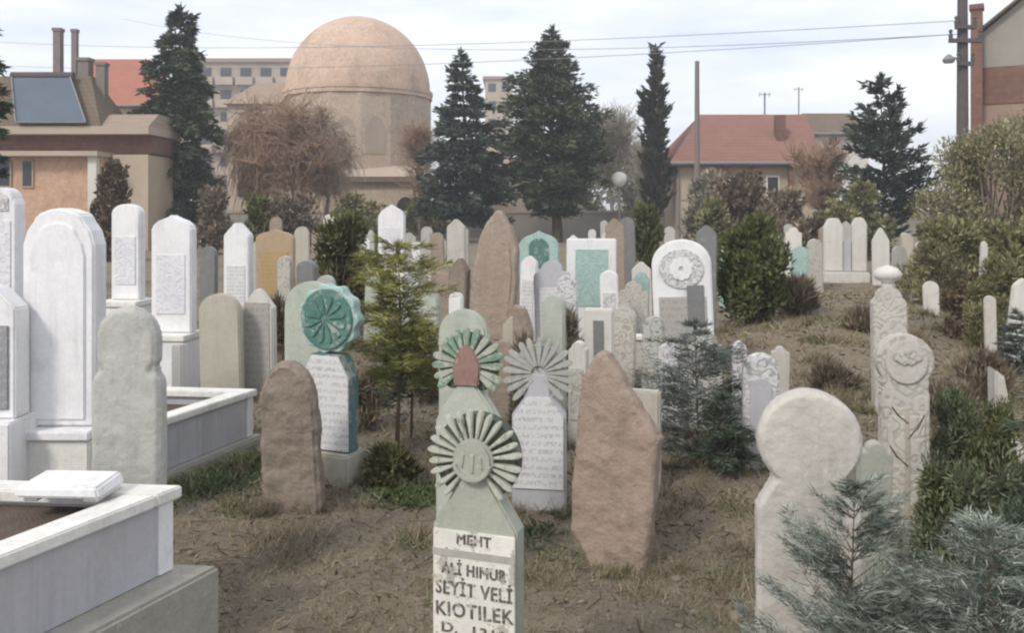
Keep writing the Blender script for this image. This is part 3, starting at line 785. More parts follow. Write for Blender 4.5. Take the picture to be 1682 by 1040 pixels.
bush('shrub', 'low yellowish shrub in front of the tomb entrance', 590, 30, 318, 50, M['olivedark'], 45, 3200, 20, .16, .09)
bush('juniper_bush', 'small dark juniper behind the ornate round topped white headstone', 1064, 19, 334, 33, M['juniper'], 46, 5200, 26, .1, .05, updir=1.0)
bush('juniper_bush', 'large dark olive juniper below the small teal headstone', 1236, 9.9, 362, 56, M['juniper'], 47, 13000, 46, .07, .03, updir=1.1, bottomw=.5, topw=.95, fill=.4)
bush('shrub', 'brownish olive shrub behind the teal disc headstone', 566, 10.5, 352, 60, M['olivepine'], 48, 7000, 32, .08, .035, updir=.9, zlow=.1, fill=.28)
bush('leafy_tree', 'airy yellow olive tree hiding the lower gabled building', 1630, 15, 186, 136, M['olive'], 49, 21000, 95, .065, .03, zlow=.15, cat='tree', fill=.2, topw=.85, mb='barkgrey', updir=.9)
bush('shrub', 'low olive shrub under the yellow olive tree', 1552, 13, 366, 80, M['olivedark'], 50, 9000, 40, .09, .045)
bush('shrub', 'low dull olive shrub by the edge beneath the yellow olive tree', 1668, 11, 372, 60, M['olivedark'], 51, 7000, 30, .09, .045)
bush('shrub', 'brown dead shrub on the mound beyond the medallion headstone', 1592, 9.5, 448, 56, M['brownleaf'], 52, 3200, 24, .06, .03, fill=.27)

# ------------------------------------------------------------------ headstones
def arc(cx, cz, rx, rz, a0, a1, n):
    return [(cx + rx * math.cos(R(a)), cz + rz * math.sin(R(a))) for a in np.linspace(a0, a1, n)]
BURY = -.14
def o_round(w, h, rise=None):
    rise = rise if rise is not None else w * .5
    return [(-w / 2, BURY), (w / 2, BURY)] + arc(0, h - rise, w / 2, rise, 0, 180, 15)
def o_ogee(w, h, rise=None):
    rise = rise or w * .55; z = h - rise
    r = [(w / 2, z), (w * .5, z + rise * .28), (w * .44, z + rise * .5), (w * .33, z + rise * .68), (w * .17, z + rise * .8), (w * .06, z + rise * .89), (0, h)]
    return [(-w / 2, BURY), (w / 2, BURY)] + r + [(-x, q) for x, q in r[-2::-1]]
def o_gable(w, h, rise=None):
    rise = rise or w * .4
    return [(-w / 2, BURY), (w / 2, BURY), (w / 2, h - rise), (w * .07, h), (-w * .07, h), (-w / 2, h - rise)]
def o_shoulder(w, h, head=.7, rise=None):
    hw = w * head; rise = rise or hw * .5; z = h - rise
    s = w * .12
    return [(-w / 2, BURY), (w / 2, BURY), (w / 2, z - s * 1.2), (w / 2 - s * .3, z - s * .3), (hw / 2 + .001, z)] + arc(0, z, hw / 2, rise, 4, 176, 13) + [(-hw / 2 - .001, z), (-w / 2 + s * .3, z - s * .3), (-w / 2, z - s * 1.2)]
def o_disc(w, h, rad, neck, slope):
    """body with sloping shoulders, a waist and a round head"""
    c = h - rad; a0 = -math.degrees(math.acos(neck / 2 / rad)); zn = c + rad * math.sin(R(a0))
    return [(-w / 2, BURY), (w / 2, BURY), (w / 2, zn - slope), (w * .46, zn - slope * .85), (neck / 2 + .012, zn - slope * .18)] + arc(0, c, rad, rad, a0, 180 - a0, 25) + [(-neck / 2 - .012, zn - slope * .18), (-w * .46, zn - slope * .85), (-w / 2, zn - slope)]
def o_flat(w, h): return [(-w / 2, BURY), (w / 2, BURY), (w / 2, h), (-w / 2, h)]

def slab(name, out, t, m, parent=None, bev=.008, y=0.0, voxel=None, amp=.01, size=.12, seg=2):
    b = MB().prism(out, y - t / 2, y + t / 2)
    if bev: b.bevel(bev, seg, 40)
    o = b.build(name, M[m] if isinstance(m, str) else m, parent)
    if voxel:
        md = o.modifiers.new('remesh', 'REMESH'); md.mode = 'VOXEL'; md.voxel_size = voxel; md.use_smooth_shade = True
        tx = bpy.data.textures.get('wear%.2f' % size) or bpy.data.textures.new('wear%.2f' % size, 'CLOUDS')
        tx.noise_scale = size; tx.noise_depth = 4
        d = o.modifiers.new('wear', 'DISPLACE'); d.texture = tx; d.strength = amp; d.texture_coords = 'GLOBAL'; d.mid_level = .5
    return o

BASES = []
def hs(label, px, Y, rz=-14, tilt=(0, 0), name='headstone', cat='headstone', group='headstones in the graveyard', z=None):
    x = X(px, Y)
    if 2.4 < Y < 12: BASES.append((x, Y))
    t = empty(name, (x, Y, gz(x, Y) if z is None else z), (R(tilt[0]), R(tilt[1]), R(rz)))
    return tag(t, label, cat, group)
def dims(px, Y, wpx, top, t, rz=-14):
    a = math.atan2(px - CX, F)          # view direction; apparent width = w*cos + t*sin of the relative turn
    rel = R(rz) + a
    w = (Wd(wpx, Y) * math.cos(a) - abs(math.sin(rel)) * t) / max(.5, math.cos(rel))
    return w, Zp(top, Y) - gz(X(px, Y), Y)

def inset(parent, w, h, z0, m, y, name='inscription_panel', arch=0.0, th=.008):
    out = [(-w / 2, z0), (w / 2, z0), (w / 2, z0 + h - arch)] + (arc(0, z0 + h - arch, w / 2, arch, 5, 175, 11) if arch else [(w / 2, z0 + h)]) + [(-w / 2, z0 + h - arch)]
    seen = []
    for p in out:
        if p not in seen: seen.append(p)
    return slab(name, seen, th, m, parent, .002, y - th / 2, seg=1)

def petals(name, n, r0, r1, wid, th, m, parent, c, y, a0=0, a1=360, skip=(), jit=.0):
    """raised teardrop rays round a centre"""
    rng = random.Random(n * 7 + 1)
    b = MB()
    for k in range(n):
        if k in skip: continue
        a = R(a0 + (a1 - a0) * (k + .5) / n) + rng.uniform(-jit, jit)
        rr = r1 * (1 + rng.uniform(-jit, jit) * .8)
        pts = []
        for q, wv in ((0, .35), (.35, .62), (.7, .95), (.88, .85), (.97, .5), (1, .12)):
            pts.append((r0 + (rr - r0) * q, wid * wv / 2))
        pts = pts + [(p[0], -p[1]) for p in pts[::-1]]
        out = [(c[0] + p * math.cos(a) - s * math.sin(a), c[1] + p * math.sin(a) + s * math.cos(a)) for p, s in pts]
        b.prism(out, y - th, y)
    b.bevel(.0035, 2, 50)
    return b.build(name, M[m], parent)

# ---- nearest stone: sage rosette, cream lettered body
def lettering(rows, parent, y, m):
    for txt, zz, size, wmax in rows:
        cu = bpy.data.curves.new('lettering', 'FONT'); cu.body = txt; cu.size = size; cu.align_x = 'CENTER'; cu.align_y = 'CENTER'
        cu.extrude = .0015; cu.offset = 0.0; cu.resolution_u = 3; cu.space_character = 1.08
        o = bpy.data.objects.new('lettering', cu); COL.objects.link(o)
        bpy.context.view_layer.update()
        me = bpy.data.meshes.new_from_object(o.evaluated_get(bpy.context.evaluated_depsgraph_get()))
        bpy.data.objects.remove(o)
        xs = [v.co.x for v in me.vertices]; k = wmax / (max(xs) - min(xs))
        me.transform(Matrix.Translation((0, y, zz)) @ Matrix.Rotation(R(random.Random(txt).uniform(-1.3, 1.3)), 4, 'Y') @ Matrix.Rotation(R(90), 4, 'X') @ Matrix.Diagonal((k, 1, 1, 1)))
        me.materials.clear()
        if size > .03:                                   # thick painted strokes: a second, slightly shifted pass of the brush
            b2 = bmesh.new(); b2.from_mesh(me); m2 = me.copy()
            m2.transform(Matrix.Translation((.0022, -.0004, .0006))); b2.from_mesh(m2)
            m2.transform(Matrix.Translation((-.0011, -.0004, -.0012))); b2.from_mesh(m2)
            b2.to_mesh(me); b2.free()
        link('lettering', me, m, parent)

Y = 2.6; rz = -19
t = hs('sage green sunburst rosette headstone with dark lettering on a cream body, nearest of all', 786, Y, rz)
g0 = t.location.z; k = Y / F
zc = Zp(750, Y) - g0; w = .262; th = .07; zs_ = Zp(862, Y) - g0; zn = Zp(792, Y) - g0
slab('slab', [(-w / 2, BURY), (w / 2, BURY), (w / 2, zs_), (.052, zn), (.05, zc), (-.05, zc), (-.052, zn), (-w / 2, zs_)], th, 'sage', t, .006)
slab('disc', arc(0, zc, 72 * k, 72 * k, 0, 354, 48), th * .8, 'greenground', t, .005)
rs = petals('sunburst', 20, 32 * k, 81 * k, 10.5 * k, .022, 'sagepetal', t, (0, zc), -th * .4 + .004, -58, 238, (), .05)
md = slab('medallion', arc(0, zc, 35 * k, 35 * k, 0, 345, 24), .03, 'sage', t, .008, -th * .4 - .012)
mm = MB()
mm.prism(arc(0, zc, 34 * k, 34 * k, 190, 350, 15) + arc(0, zc, 27 * k, 27 * k, 350, 190, 15), -th * .4 - .034, -th * .4 - .022)
mm.prism([(-.003, zc - .035), (.006, zc - .035), (.008, zc + .02), (-.006, zc + .02)], -th * .4 - .032, -th * .4 - .022)
mm.prism([(-.034, zc - .02), (-.028, zc - .022), (-.022, zc + .02), (-.03, zc + .02)], -th * .4 - .032, -th * .4 - .022)
mm.prism([(.034, zc - .02), (.028, zc - .022), (.022, zc + .015), (.03, zc + .015)], -th * .4 - .032, -th * .4 - .022)
mm.bevel(.002, 1, 40).build('carved_leaf', M['sage'], md)
pz = Zp(868, Y) - g0
lp = slab('lettered_panel', [(-w / 2 + .004, BURY), (w / 2 - .004, BURY), (w / 2 - .004, pz), (-w / 2 + .004, pz)], .01, 'cream', t, .002, -th / 2 - .003)
zz = lambda py: Zp(py, Y) - g0
MB().box((-w / 2 + .004, -th / 2 - .0105, zz(910)), (w / 2 - .004, -th / 2 - .0085, zz(899))).build('painted_band', mat_plain('faded_ink', (.36, .35, .315), .85, .35, 25, .1), t)
lettering([('MEHT', zz(881), .042, .105), ('DİMETOKALI', zz(904.8), .024, .238), ('ALİ HIMUR', zz(931), .047, .2), ('SEYİT VELİ', zz(963), .056, .236), ('KIOTILEK', zz(997), .058, .238), ('D.  1318', zz(1028), .04, .2), ('Ö.  1967', zz(1062), .04, .2)], lp, -th / 2 - .0085, M['ink'])

# ---- big pale round-headed stone
Y = 2.6
t = hs('big smooth pale round headed stone with a waist, behind the nearest blue green sapling', 1328, Y, -10)
g0 = t.location.z
w, h = dims(1328, Y, 182, 640, .085, -10)
slab('slab', o_disc(w * 1.0, h, Wd(82, Y), Wd(108, Y), .075), .085, 'pale', t, .01, voxel=.006, amp=.012, size=.11, seg=3)

# ---- large leaning brown slab
Y = 3.95
t = hs('large leaning brown sandstone slab with one slanting top corner', 1010, Y, -27, (-4, 3))
g0 = t.location.z
zz = lambda py: Zp(py, Y) - g0
w = Wd(136, Y) / math.cos(R(24)) - .04
s = w / 136
def ox_(p): return (p - 1016) * s * 1.06
slab('slab', [(ox_(941), zz(885)), (ox_(1000), zz(930) - .1), (ox_(1070), zz(936) - .12), (ox_(1076), zz(704)), (ox_(1046), zz(672)), (ox_(1012), zz(626)), (ox_(978), zz(580)), (ox_(966), zz(582)), (ox_(943), zz(632)), (ox_(938), zz(690))], .1, 'brown', t, .014, voxel=.009, amp=.03, size=.14)
# ---- pale slab behind it
Y = 4.8
t = hs('plain pale slab half hidden behind the leaning brown sandstone slab', 1052, Y, -20)
w, h = dims(1052, Y, 70, 640, .07, -20)
slab('slab', o_flat(w, h), .07, 'beige', t, .01)

# ---- rounded brown stone
Y = 4.7
t = hs('low weathered brown stone with a lopsided round top in front of the teal disc headstone', 486, Y, -12, (3, -2))
w, h = dims(486, Y, 108, 590, .1, -12)
slab('slab', [(x, z) for x, z in o_round(w, h, h * .34)], .1, 'brownold', t, .02, voxel=.01, amp=.05, size=.16)

# ---- teal disc headstone
Y = 5.15
t = hs('white lettered headstone crowned by a teal green disc with pale scalloped rim', 542, Y, -22)
g0 = t.location.z; zz = lambda py: Zp(py, Y) - g0; k = Y / F
zc = zz(523)
slab('plinth', o_flat(.36, zz(738)), .22, 'beige', t, .012)
slab('slab', [(-.165, zz(738) + .001), (.165, zz(738) + .001), (.165, zz(615)), (.1, zz(580)), (-.1, zz(580)), (-.165, zz(615))], .1, 'tealside', t, .006)
slab('lettered_face', [(-.16, zz(735)), (.16, zz(735)), (.16, zz(618)), (.09, zz(582)), (-.09, zz(582)), (-.16, zz(618))], .014, 'inkw', t, .003, -.055)
rim = MB().prism([( (55 + 2.5 * math.cos(11 * a)) * k * math.cos(a), zc + (55 + 2.5 * math.cos(11 * a)) * k * math.sin(a)) for a in np.linspace(0, 2 * math.pi, 110)[:-1]], -.03, .05).bevel(.006, 1, 50).build('scalloped_rim', M['tealpale'], t)
slab('disc', arc(0, zc, 49 * k, 49 * k, 0, 354, 50), .02, 'teal', t, .004, -.038)
petals('rosette', 12, 8 * k, 40 * k, 12 * k, .01, 'teal', t, (0, zc), -.0475)

# ---- pale rounded stone glimpsed behind the teal disc
Y = 6.6
t = hs('pale mint washed round topped stone peeping over the teal disc', 512, Y, -16)
w, h = dims(512, Y, 92, 462, .08, -16); slab('slab', o_round(w, h), .08, 'mint', t, .012)

# ---- green fan headstone with red centre
Y = 3.9; k = Y / F
t = hs('green fan headstone with a rust red core behind the nearest rosette', 771, Y, -16)
g0 = t.location.z; zz = lambda py: Zp(py, Y) - g0; zc = zz(598)
slab('slab', [(-Wd(54, Y), BURY), (Wd(54, Y), BURY), (Wd(54, Y), zz(690)), (Wd(36, Y), zz(660)), (Wd(16, Y), zz(632)), (Wd(14, Y), zc), (-Wd(14, Y), zc), (-Wd(16, Y), zz(632)), (-Wd(36, Y), zz(660)), (-Wd(54, Y), zz(690))], .075, 'mint', t, .008)
slab('fan', arc(0, zc, 50 * k, 52 * k, -50, 230, 36), .05, 'greenground', t, .005, .002)
petals('fan_rays', 15, 18 * k, 62 * k, 13 * k, .02, 'greenpetal', t, (0, zc), -.02, -48, 228, (), .04)
slab('red_core', [(-21 * k, zc - 34 * k), (21 * k, zc - 34 * k), (24 * k, zc), (12 * k, zc + 26 * k), (0, zc + 36 * k), (-12 * k, zc + 26 * k), (-24 * k, zc)], .05, 'redpaint', t, .006, -.024)
Y = 5.0
t = hs('pale green round topped stone just showing above the green fan', 762, Y, -12)
w, h = dims(762, Y, 84, 508, .07, -12); slab('slab', o_round(w, h), .07, 'mint', t, .012)

# ---- worn grey sunburst + white lettered stone
Y = 4.7; k = Y / F
t = hs('worn grey sunburst over a whitish lettered slab beside the leaning brown slab', 886, Y, -8)
g0 = t.location.z; zz = lambda py: Zp(py, Y) - g0; zc = zz(612)
slab('slab', [(-Wd(44, Y), BURY), (Wd(44, Y), BURY), (Wd(44, Y), zz(680)), (Wd(20, Y), zz(646)), (Wd(18, Y), zc), (-Wd(18, Y), zc), (-Wd(20, Y), zz(646)), (-Wd(44, Y), zz(680))], .08, 'lilac', t, .008)
slab('lettered_face', [(-Wd(41, Y), zz(800)), (Wd(41, Y), zz(800)), (Wd(41, Y), zz(683)), (Wd(18, Y), zz(650)), (-Wd(18, Y), zz(650)), (-Wd(41, Y), zz(683))], .012, 'inkw', t, .003, -.043)
slab('disc', arc(0, zc, 45 * k, 46 * k, -60, 240, 36), .055, 'orngrey', t, .005, .002)
petals('sunburst', 17, 12 * k, 60 * k, 11 * k, .022, 'grey', t, (0, zc), -.02, -55, 235, (), .04)

# ---- grey near stone at the end of the nearest grave surround
Y = 3.5
t = hs('plain mid grey headstone with round head and small notched shoulders by the nearest grave surround', 213, Y, -4)
w, h = dims(213, Y, 132, 503, .08, -4)
zs_ = Zp(612, Y) - t.location.z
hw = w * .86
slab('slab', [(-w / 2, BURY), (w / 2, BURY), (w * .5, zs_ - .05), (w * .47, zs_ - .005), (hw / 2 - .02, zs_ + .012), (hw / 2, zs_ + .05)] + arc(0, h - hw * .52, hw / 2, hw * .52, 0, 180, 17) + [(-hw / 2, zs_ + .05), (-hw / 2 + .02, zs_ + .012), (-w * .47, zs_ - .005), (-w * .5, zs_ - .05)], .08, 'grey', t, .014, voxel=.007, amp=.008, size=.1, seg=3)

# ---- white marble monuments
Y = 4.35
t = hs('large bright white marble monument with rounded shouldered top on a block base', 104, Y, 0, name='marble_monument', cat='monument', group='white marble monuments')
g0 = t.location.z; zz = lambda py: Zp(py, Y) - g0
w, h = dims(104, Y, 140, 345, .14, 0)
zb = zz(697)
out = [(-w / 2, zb), (w / 2, zb), (w / 2, h - .17), (w * .5 - .02, h - .1), (w * .36, h - .06), (w * .3, h - .02), (w * .12, h + .004), (0, h + .01), (-w * .12, h + .004), (-w * .3, h - .02), (-w * .36, h - .06), (-w * .5 + .02, h - .1), (-w / 2, h - .17)]
sl = slab('slab', out, .14, 'marble', t, .01, .02, seg=3)
slab('raised_field', [(x * .76, zb + .035 + (z - zb) * .9) for x, z in out], .016, 'marble', sl, .005, -.053)
slab('ledge', [(-w * .78, zb - .045), (w * .56, zb - .045), (w * .56, zb - .002), (-w * .78, zb - .002)], .3, 'marble', t, .006)
slab('base_block', [(-w * .72, BURY), (w * .53, BURY), (w * .53, zb - .047), (-w * .72, zb - .047)], .26, 'cap', t, .006)
Y = 4.2
t = hs('white framed monument with a dark grey panel at the very edge', -22, Y, 0, name='marble_monument', cat='monument', group='white marble monuments')
g0 = t.location.z; zz = lambda py: Zp(py, Y) - g0; w = Wd(118, Y)
slab('base_block', [(-w * .55, BURY), (w * .55, BURY), (w * .55, zz(684)), (-w * .55, zz(684))], .28, 'marble', t, .008)
fm = slab('slab', [(-w / 2, zz(684) + .001), (w / 2, zz(684) + .001), (w / 2, zz(505)), (w * .2, zz(470)), (-w * .2, zz(470)), (-w / 2, zz(505))], .13, 'marble', t, .008)
slab('dark_panel', [(-w * .42, zz(668)), (w * .42, zz(668)), (w * .42, zz(532)), (-w * .42, zz(532))], .02, 'inkdark', t, .004, -.065)
Y = 5.9
t = hs('tall white headstone with pale grey rounded inset, at the edge behind the framed panel', 10, Y, -2, name='marble_monument', cat='monument', group='white marble monuments')
w, h = dims(10, Y, 66, 308, .12, -2)
slab('slab', o_shoulder(w, h, .82), .12, 'marble', t, .01); inset(t, w * .56, w * .6, h - w * .78, 'ornwhite', -.06, 'carved_inset', w * .26)
inset(t, w * .7, .5, h - w * 1.0 - .52, 'ornfaint', -.06, 'inscription_panel')

def tall(label, px, Y, wpx, top, kind, m, rz=-8, ped=None, pedw=1.4, panel=None, th=.12, group='white marble monuments', name='marble_monument', cat='monument', fin=0):
    t = hs(label, px, Y, rz, name=name, cat=cat, group=group)
    w, h = dims(px, Y, wpx, top, th, rz)
    zb = 0.0
    if ped:
        zb = Zp(ped, Y) - t.location.z
        slab('pedestal', o_flat(w * pedw, zb - .05), th * 3.2, m, t, .008)
        slab('pedestal_cap', [(-w * pedw * .54, zb - .049), (w * pedw * .54, zb - .049), (w * pedw * .54, zb), (-w * pedw * .54, zb)], th * 3.5, 'cap', t, .006)
    out = kind(w, h)
    out = [(x, max(z, zb + .001) if zb else z) for x, z in out]
    slab('slab', out, th, m, t, .01, th * .2 if ped else 0)
    if panel: inset(t, w * .72, (h - zb) * .5, zb + (h - zb) * .16, panel, -th / 2 + (th * .2 if ped else 0))
    if fin:
        MB().lathe([(.03, h - .02), (.05, h + fin * .15), (.075, h + fin * .45), (.07, h + fin * .75), (.03, h + fin * .95), (.008, h + fin)], 14).build('finial', M[m], t, True)
    return t
tall('white monument with a flat rounded top next to the large bright one', 209, 8.2, 57, 335, lambda w, h: o_round(w, h, w * .34), 'marble', -4, 492, 1.3, 'ornfaint')
tall('white arched monument with pointed tip standing on a tall pedestal', 284, 7.7, 76, 352, lambda w, h: o_ogee(w, h, w * .5), 'marble', -6, 546, 1.05, 'ornfaint')
tall('narrow bright white pointed headstone', 392, 10, 50, 366, lambda w, h: o_gable(w, h, w * .45), 'marble', -12, None, 1, 'inkw')
tall('white two tiered headstone with a pointed crown before the tomb door', 643, 14, 46, 335, lambda w, h: o_ogee(w, h, w * .7), 'marble', -10, 448, 1.6, 'ornfaint', fin=.0)
def simple(label, px, Y, wpx, top, kind, m, rz=-14, th=.08, panel=None, tilt=(0, 0), pz=(.25, .5), pw=.7, plinth=0, arch=False, name='headstone', fin=0, finm=None, bev=.01):
    jr = random.Random(label)
    rz += jr.uniform(-7, 7)
    if tilt == (0, 0): tilt = (jr.uniform(-3, 2.5), jr.uniform(-2.5, 2.5))
    t = hs(label, px, Y, rz, tilt, name)
    w, h = dims(px, Y, wpx, top - 0, th, rz)
    if fin: h -= fin
    slab('slab', kind(w, h), th, m, t, bev)
    if panel: inset(t, w * pw, h * pz[1], h * pz[0], panel, -th / 2, 'inscription_panel', w * pw * .45 if arch else 0)
    if plinth: slab('plinth', o_flat(w * 1.3, plinth), th * 2.4, m, t, .01)
    if fin: MB().lathe([(.02, h - .03), (.05, h + fin * .08), (.04, h + fin * .2), (.085, h + fin * .35), (.1, h + fin * .6), (.07, h + fin * .85), (.01, h + fin)], 14).build('finial', M[finm or m], t, True)
    return t
rd = o_round; og = o_ogee; gb = o_gable; fl = o_flat; shd = o_shoulder
flatrd = lambda w, h: o_round(w, h, w * .3)
# left middle ground
simple('beige grey arched headstone before the wall of the further grave surround', 366, 7.4, 74, 482, lambda w, h: o_round(w, h, w * .42), 'beige', -6)
simple('beige pointed arch headstone with pale edge and carved panel beside its arched neighbour', 428, 7.6, 58, 474, lambda w, h: o_gable(w, h, w * .55), 'marble_warm', -8, .09, 'inkgrey', (0, 0), (.06, .82), .8)
simple('small dark grey headstone behind the pedestal monument', 342, 12, 32, 404, rd, 'greydark', -8)
simple('tan round topped headstone with a yellowish worn panel', 453, 13, 66, 376, lambda w, h: o_ogee(w, h, w * .3), 'tan', -10, .1, 'inktan')
simple('small pinkish stone behind the tan headstone', 452, 22, 22, 356, rd, 'brownlite', -10)
simple('small yellow grey round stone behind the brownish shrub', 497, 20, 26, 372, rd, 'beige', -10)
simple('short dark stone with a pale top near the teal disc', 508, 9.5, 38, 428, lambda w, h: o_round(w, h, w * .4), 'greydark', -10, .12)
simple('small pale grey stone behind the tan headstone and narrow white one', 425, 17, 24, 394, gb, 'grey', -10)
simple('short white post stone beside the two tiered white headstone', 687, 12.5, 16, 398, fl, 'marble', -10)
simple('small cream stone with round top in front of the tomb wall', 718, 19, 28, 388, rd, 'marble_warm', -10)
simple('pinkish white narrow headstone left of the tall brown pointed slab', 751, 13, 32, 360, gb, 'pale', -10)
simple('low dark red brown stone beside the foot of the tall brown slab', 750, 8.6, 36, 424, lambda w, h: o_gable(w, h, w * .6), 'brownold', -20, .1)  # dark stone shape stands in for a dark red brown shadow
simple('yellowish green washed stone behind the pale green round topped one', 706, 7.4, 44, 472, lambda w, h: o_round(w, h, w * .4), 'mint', -12)
simple('thin white stone between the yellowish green one and tall brown slab', 750, 7.2, 26, 480, rd, 'marble', -12)
# tall brown pointed slab
Y = 8.4
t = hs('tall brown pointed slab with a pale worn tip and edge', 804, Y, -24, (-3, 3))
w, h = dims(804, Y, 76, 346, .1, -24)
slab('slab', [(-w * .5, BURY), (w * .5, BURY), (w * .52, h * .55), (w * .49, h * .76), (w * .28, h * .91), (w * .06, h), (-w * .06, h * 1.005), (-w * .28, h * .92), (-w * .47, h * .78), (-w * .53, h * .5)], .11, 'brownlite', t, .015, voxel=.012, amp=.035, size=.17)
slab('worn_face', [(-w * .42, h * .2), (w * .4, h * .2), (w * .43, h * .6), (w * .33, h * .8), (w * .05, h * .94), (-w * .02, h * .94), (-w * .33, h * .8), (-w * .44, h * .5)], .02, 'brownlite', t, .006, -.055)
simple('short brown broken stone beside the tall brown slab', 862, 6.3, 38, 500, lambda w, h: [(-w / 2, BURY), (w / 2, BURY), (w * .5, h * .8), (w * .2, h * .97), (-w * .38, h)], 'brownlite', -18, .1)
# centre middle ground
simple('teal arched headstone with dark round centre behind the tall brown slab', 888, 11, 66, 378, lambda w, h: o_ogee(w, h, w * .5), 'tealpale', -8, .1, 'teal', (0, 0), (.62, .3), .5, 0, True)
simple('pale lilac rounded headstone in front of the teal arched one', 912, 8.6, 62, 428, lambda w, h: o_shoulder(w, h, .6), 'lilac', -8, .09, 'inkw')
simple('low yellow green washed stone below the pale lilac rounded one', 912, 6.6, 40, 484, rd, 'mint', -12)
t = simple('white framed headstone with pale teal carved panel', 971, 10, 82, 392, lambda w, h: o_flat(w, h), 'marble', -6, .11, 'tealpale', (0, 0), (.35, .55), .66)
t = simple('narrow white headstone with a dark slot like panel', 986, 6.6, 50, 506, fl, 'marble_warm', -12, .08, 'greydark', (0, 0), (.05, .85), .36)
simple('low whitish carved stone behind the narrow slotted one', 1038, 9.2, 50, 462, lambda w, h: o_shoulder(w, h, .6), 'ornpale', -12)
simple('small pale square stone behind the white carved round topped headstone', 1056, 12, 32, 430, gb, 'marble_warm', -12)
Y = 7.6
t = simple('tall white round topped headstone with carved lilac grey medallion', 1127, Y, 98, 393, lambda w, h: o_round(w, h, w * .42), 'marble', -8, .1, 'inkgrey', (0, 0), (.1, .5), .8)
w, h = dims(1127, Y, 98, 393, .1, -8)
slab('medallion', arc(0, h - w * .5, w * .38, w * .34, 0, 350, 30), .02, 'ornwhite', t, .004, -.055)
petals('rosette', 10, .02, w * .2, .06, .012, 'marble', t, (0, h - w * .5), -.064)
slab('dark_plate', [(w * .08, h * .42), (w * .36, h * .42), (w * .36, h * .68), (w * .08, h * .68)], .01, 'greydark', t, .002, -.062)
simple('ornate pale carved stone at the foot of the medallion headstone', 1160, 6.2, 56, 545, lambda w, h: o_shoulder(w, h, .7), 'orngrey', -12, .09)
simple('dark peaked stone just behind the medallion headstone top', 1158, 9.6, 36, 370, gb, 'greydark', -12)
simple('small grey round medallion stone beside the peach tipped post', 1246, 5.2, 62, 580, lambda w, h: o_round(w, h, w * .45), 'ornwhite', -12, .09, 'lilac', (0, 0), (.35, .45), .6, 0, True)
simple('slim peach tipped stone post beside the small grey medallion stone', 1276, 5.6, 32, 570, lambda w, h: o_shoulder(w, h, .55), 'pale', -12, .1)
simple('small white carved stone behind the blue grey spruce', 1216, 6.0, 26, 560, gb, 'ornwhite', -12)
# right middle ground
simple('small teal headstone with a whitish side above the large juniper', 1236, 13, 42, 366, lambda w, h: o_ogee(w, h, w * .5), 'teal', -18, .1, 'tealpale', (0, 0), (.55, .3), .6)
simple('pale mint stone touching the small teal headstone', 1270, 12, 36, 385, rd, 'mint', -18, .1)
simple('slender pale post headstone beyond the mound', 1304, 15, 28, 373, lambda w, h: o_shoulder(w, h, .6), 'marble_warm', -14, .12)
simple('small yellowish pale stone behind the mound', 1330, 22, 22, 385, rd, 'beige', -14, .1)
Y = 15.5
t = hs('pair of white shafts on one pale pedestal beyond the mound', 1387, Y, -10)
g0 = t.location.z; zz = lambda py: Zp(py, Y) - g0
slab('pedestal', o_flat(Wd(72, Y), zz(446)), .5, 'marble_warm', t, .02)
for a, b, c in ((1354, 1384, 358), (1398, 1421, 357)):
    m_ = (a + b) / 2; hw = Wd(b - a, Y) / 2; x0 = Wd(m_ - 1387, Y)
    slab('shaft', [(x0 - hw, zz(446) + .002), (x0 + hw, zz(446) + .002), (x0 + hw, zz(c) - hw), (x0 + hw * .5, zz(c)), (x0 - hw * .5, zz(c)), (x0 - hw, zz(c) - hw)], .16, 'marble_warm', t, .02)
slab('low_panel', [(Wd(1385 - 1387, Y), zz(446) + .003), (Wd(1397 - 1387, Y), zz(446) + .003), (Wd(1397 - 1387, Y), zz(396)), (Wd(1385 - 1387, Y), zz(396))], .1, 'lilac', t, .01)
simple('pale pointed small headstone next to the pair of white shafts', 1447, 15, 30, 374, lambda w, h: o_gable(w, h, w * .8), 'marble_warm', -14, .1)
simple('tall pale stone with a round turban finial above the medallion stone', 1462, 6.2, 62, 436, lambda w, h: o_shoulder(w, h, .75), 'ornpale', -10, .11, None, (0, 0), (.25, .5), .7, 0, False, 'headstone', .15, 'marble_warm')
Y = 4.3
t = hs('pale headstone with a big round carved medallion and fluted body', 1484, Y, -8)
w, h = dims(1484, Y, 86, 548, .09, -8)
slab('slab', o_disc(w, h, Wd(44, Y), Wd(66, Y), .06), .09, 'ornpale', t, .01)
slab('medallion', arc(0, h - Wd(44, Y), Wd(33, Y), Wd(36, Y), 0, 350, 30), .016, 'pale', t, .004, -.05)
petals('lily', 5, .01, Wd(28, Y), .04, .012, 'ornpale', t, (0, h - Wd(50, Y)), -.0565, 30, 150)
inset(t, w * .78, h * .5, h * .1, 'ornpale', -.045)
simple('low greyish stone between the big pale round headed one and the bare stem', 1428, 3.6, 60, 726, lambda w, h: o_shoulder(w, h, .6), 'sage', -10, .08)
simple('small white stone among low shrubs beside the turban finial stone', 1530, 10.5, 28, 462, rd, 'marble_warm', -16)
simple('thin pale post stone under the yellow olive tree', 1612, 12, 14, 396, gb, 'marble_warm', -16)
simple('pale leaning stone near the edge by the blue grey shrub', 1662, 7.5, 36, 456, lambda w, h: o_gable(w, h, w * .5), 'marble_warm', -16, .08, None, (0, 6))
simple('pale low boulder like stone at the edge behind the pine branch', 1656, 4.6, 62, 604, lambda w, h: [(-w / 2, BURY), (w / 2, BURY), (w * .5, h * .45), (w * .2, h * .6), (-w * .1, h * .95), (-w * .42, h)], 'pale', -16, .16)
simple('small whitish round stone on the mound by the dead shrub', 1628, 8.4, 22, 486, rd, 'pale', -16)

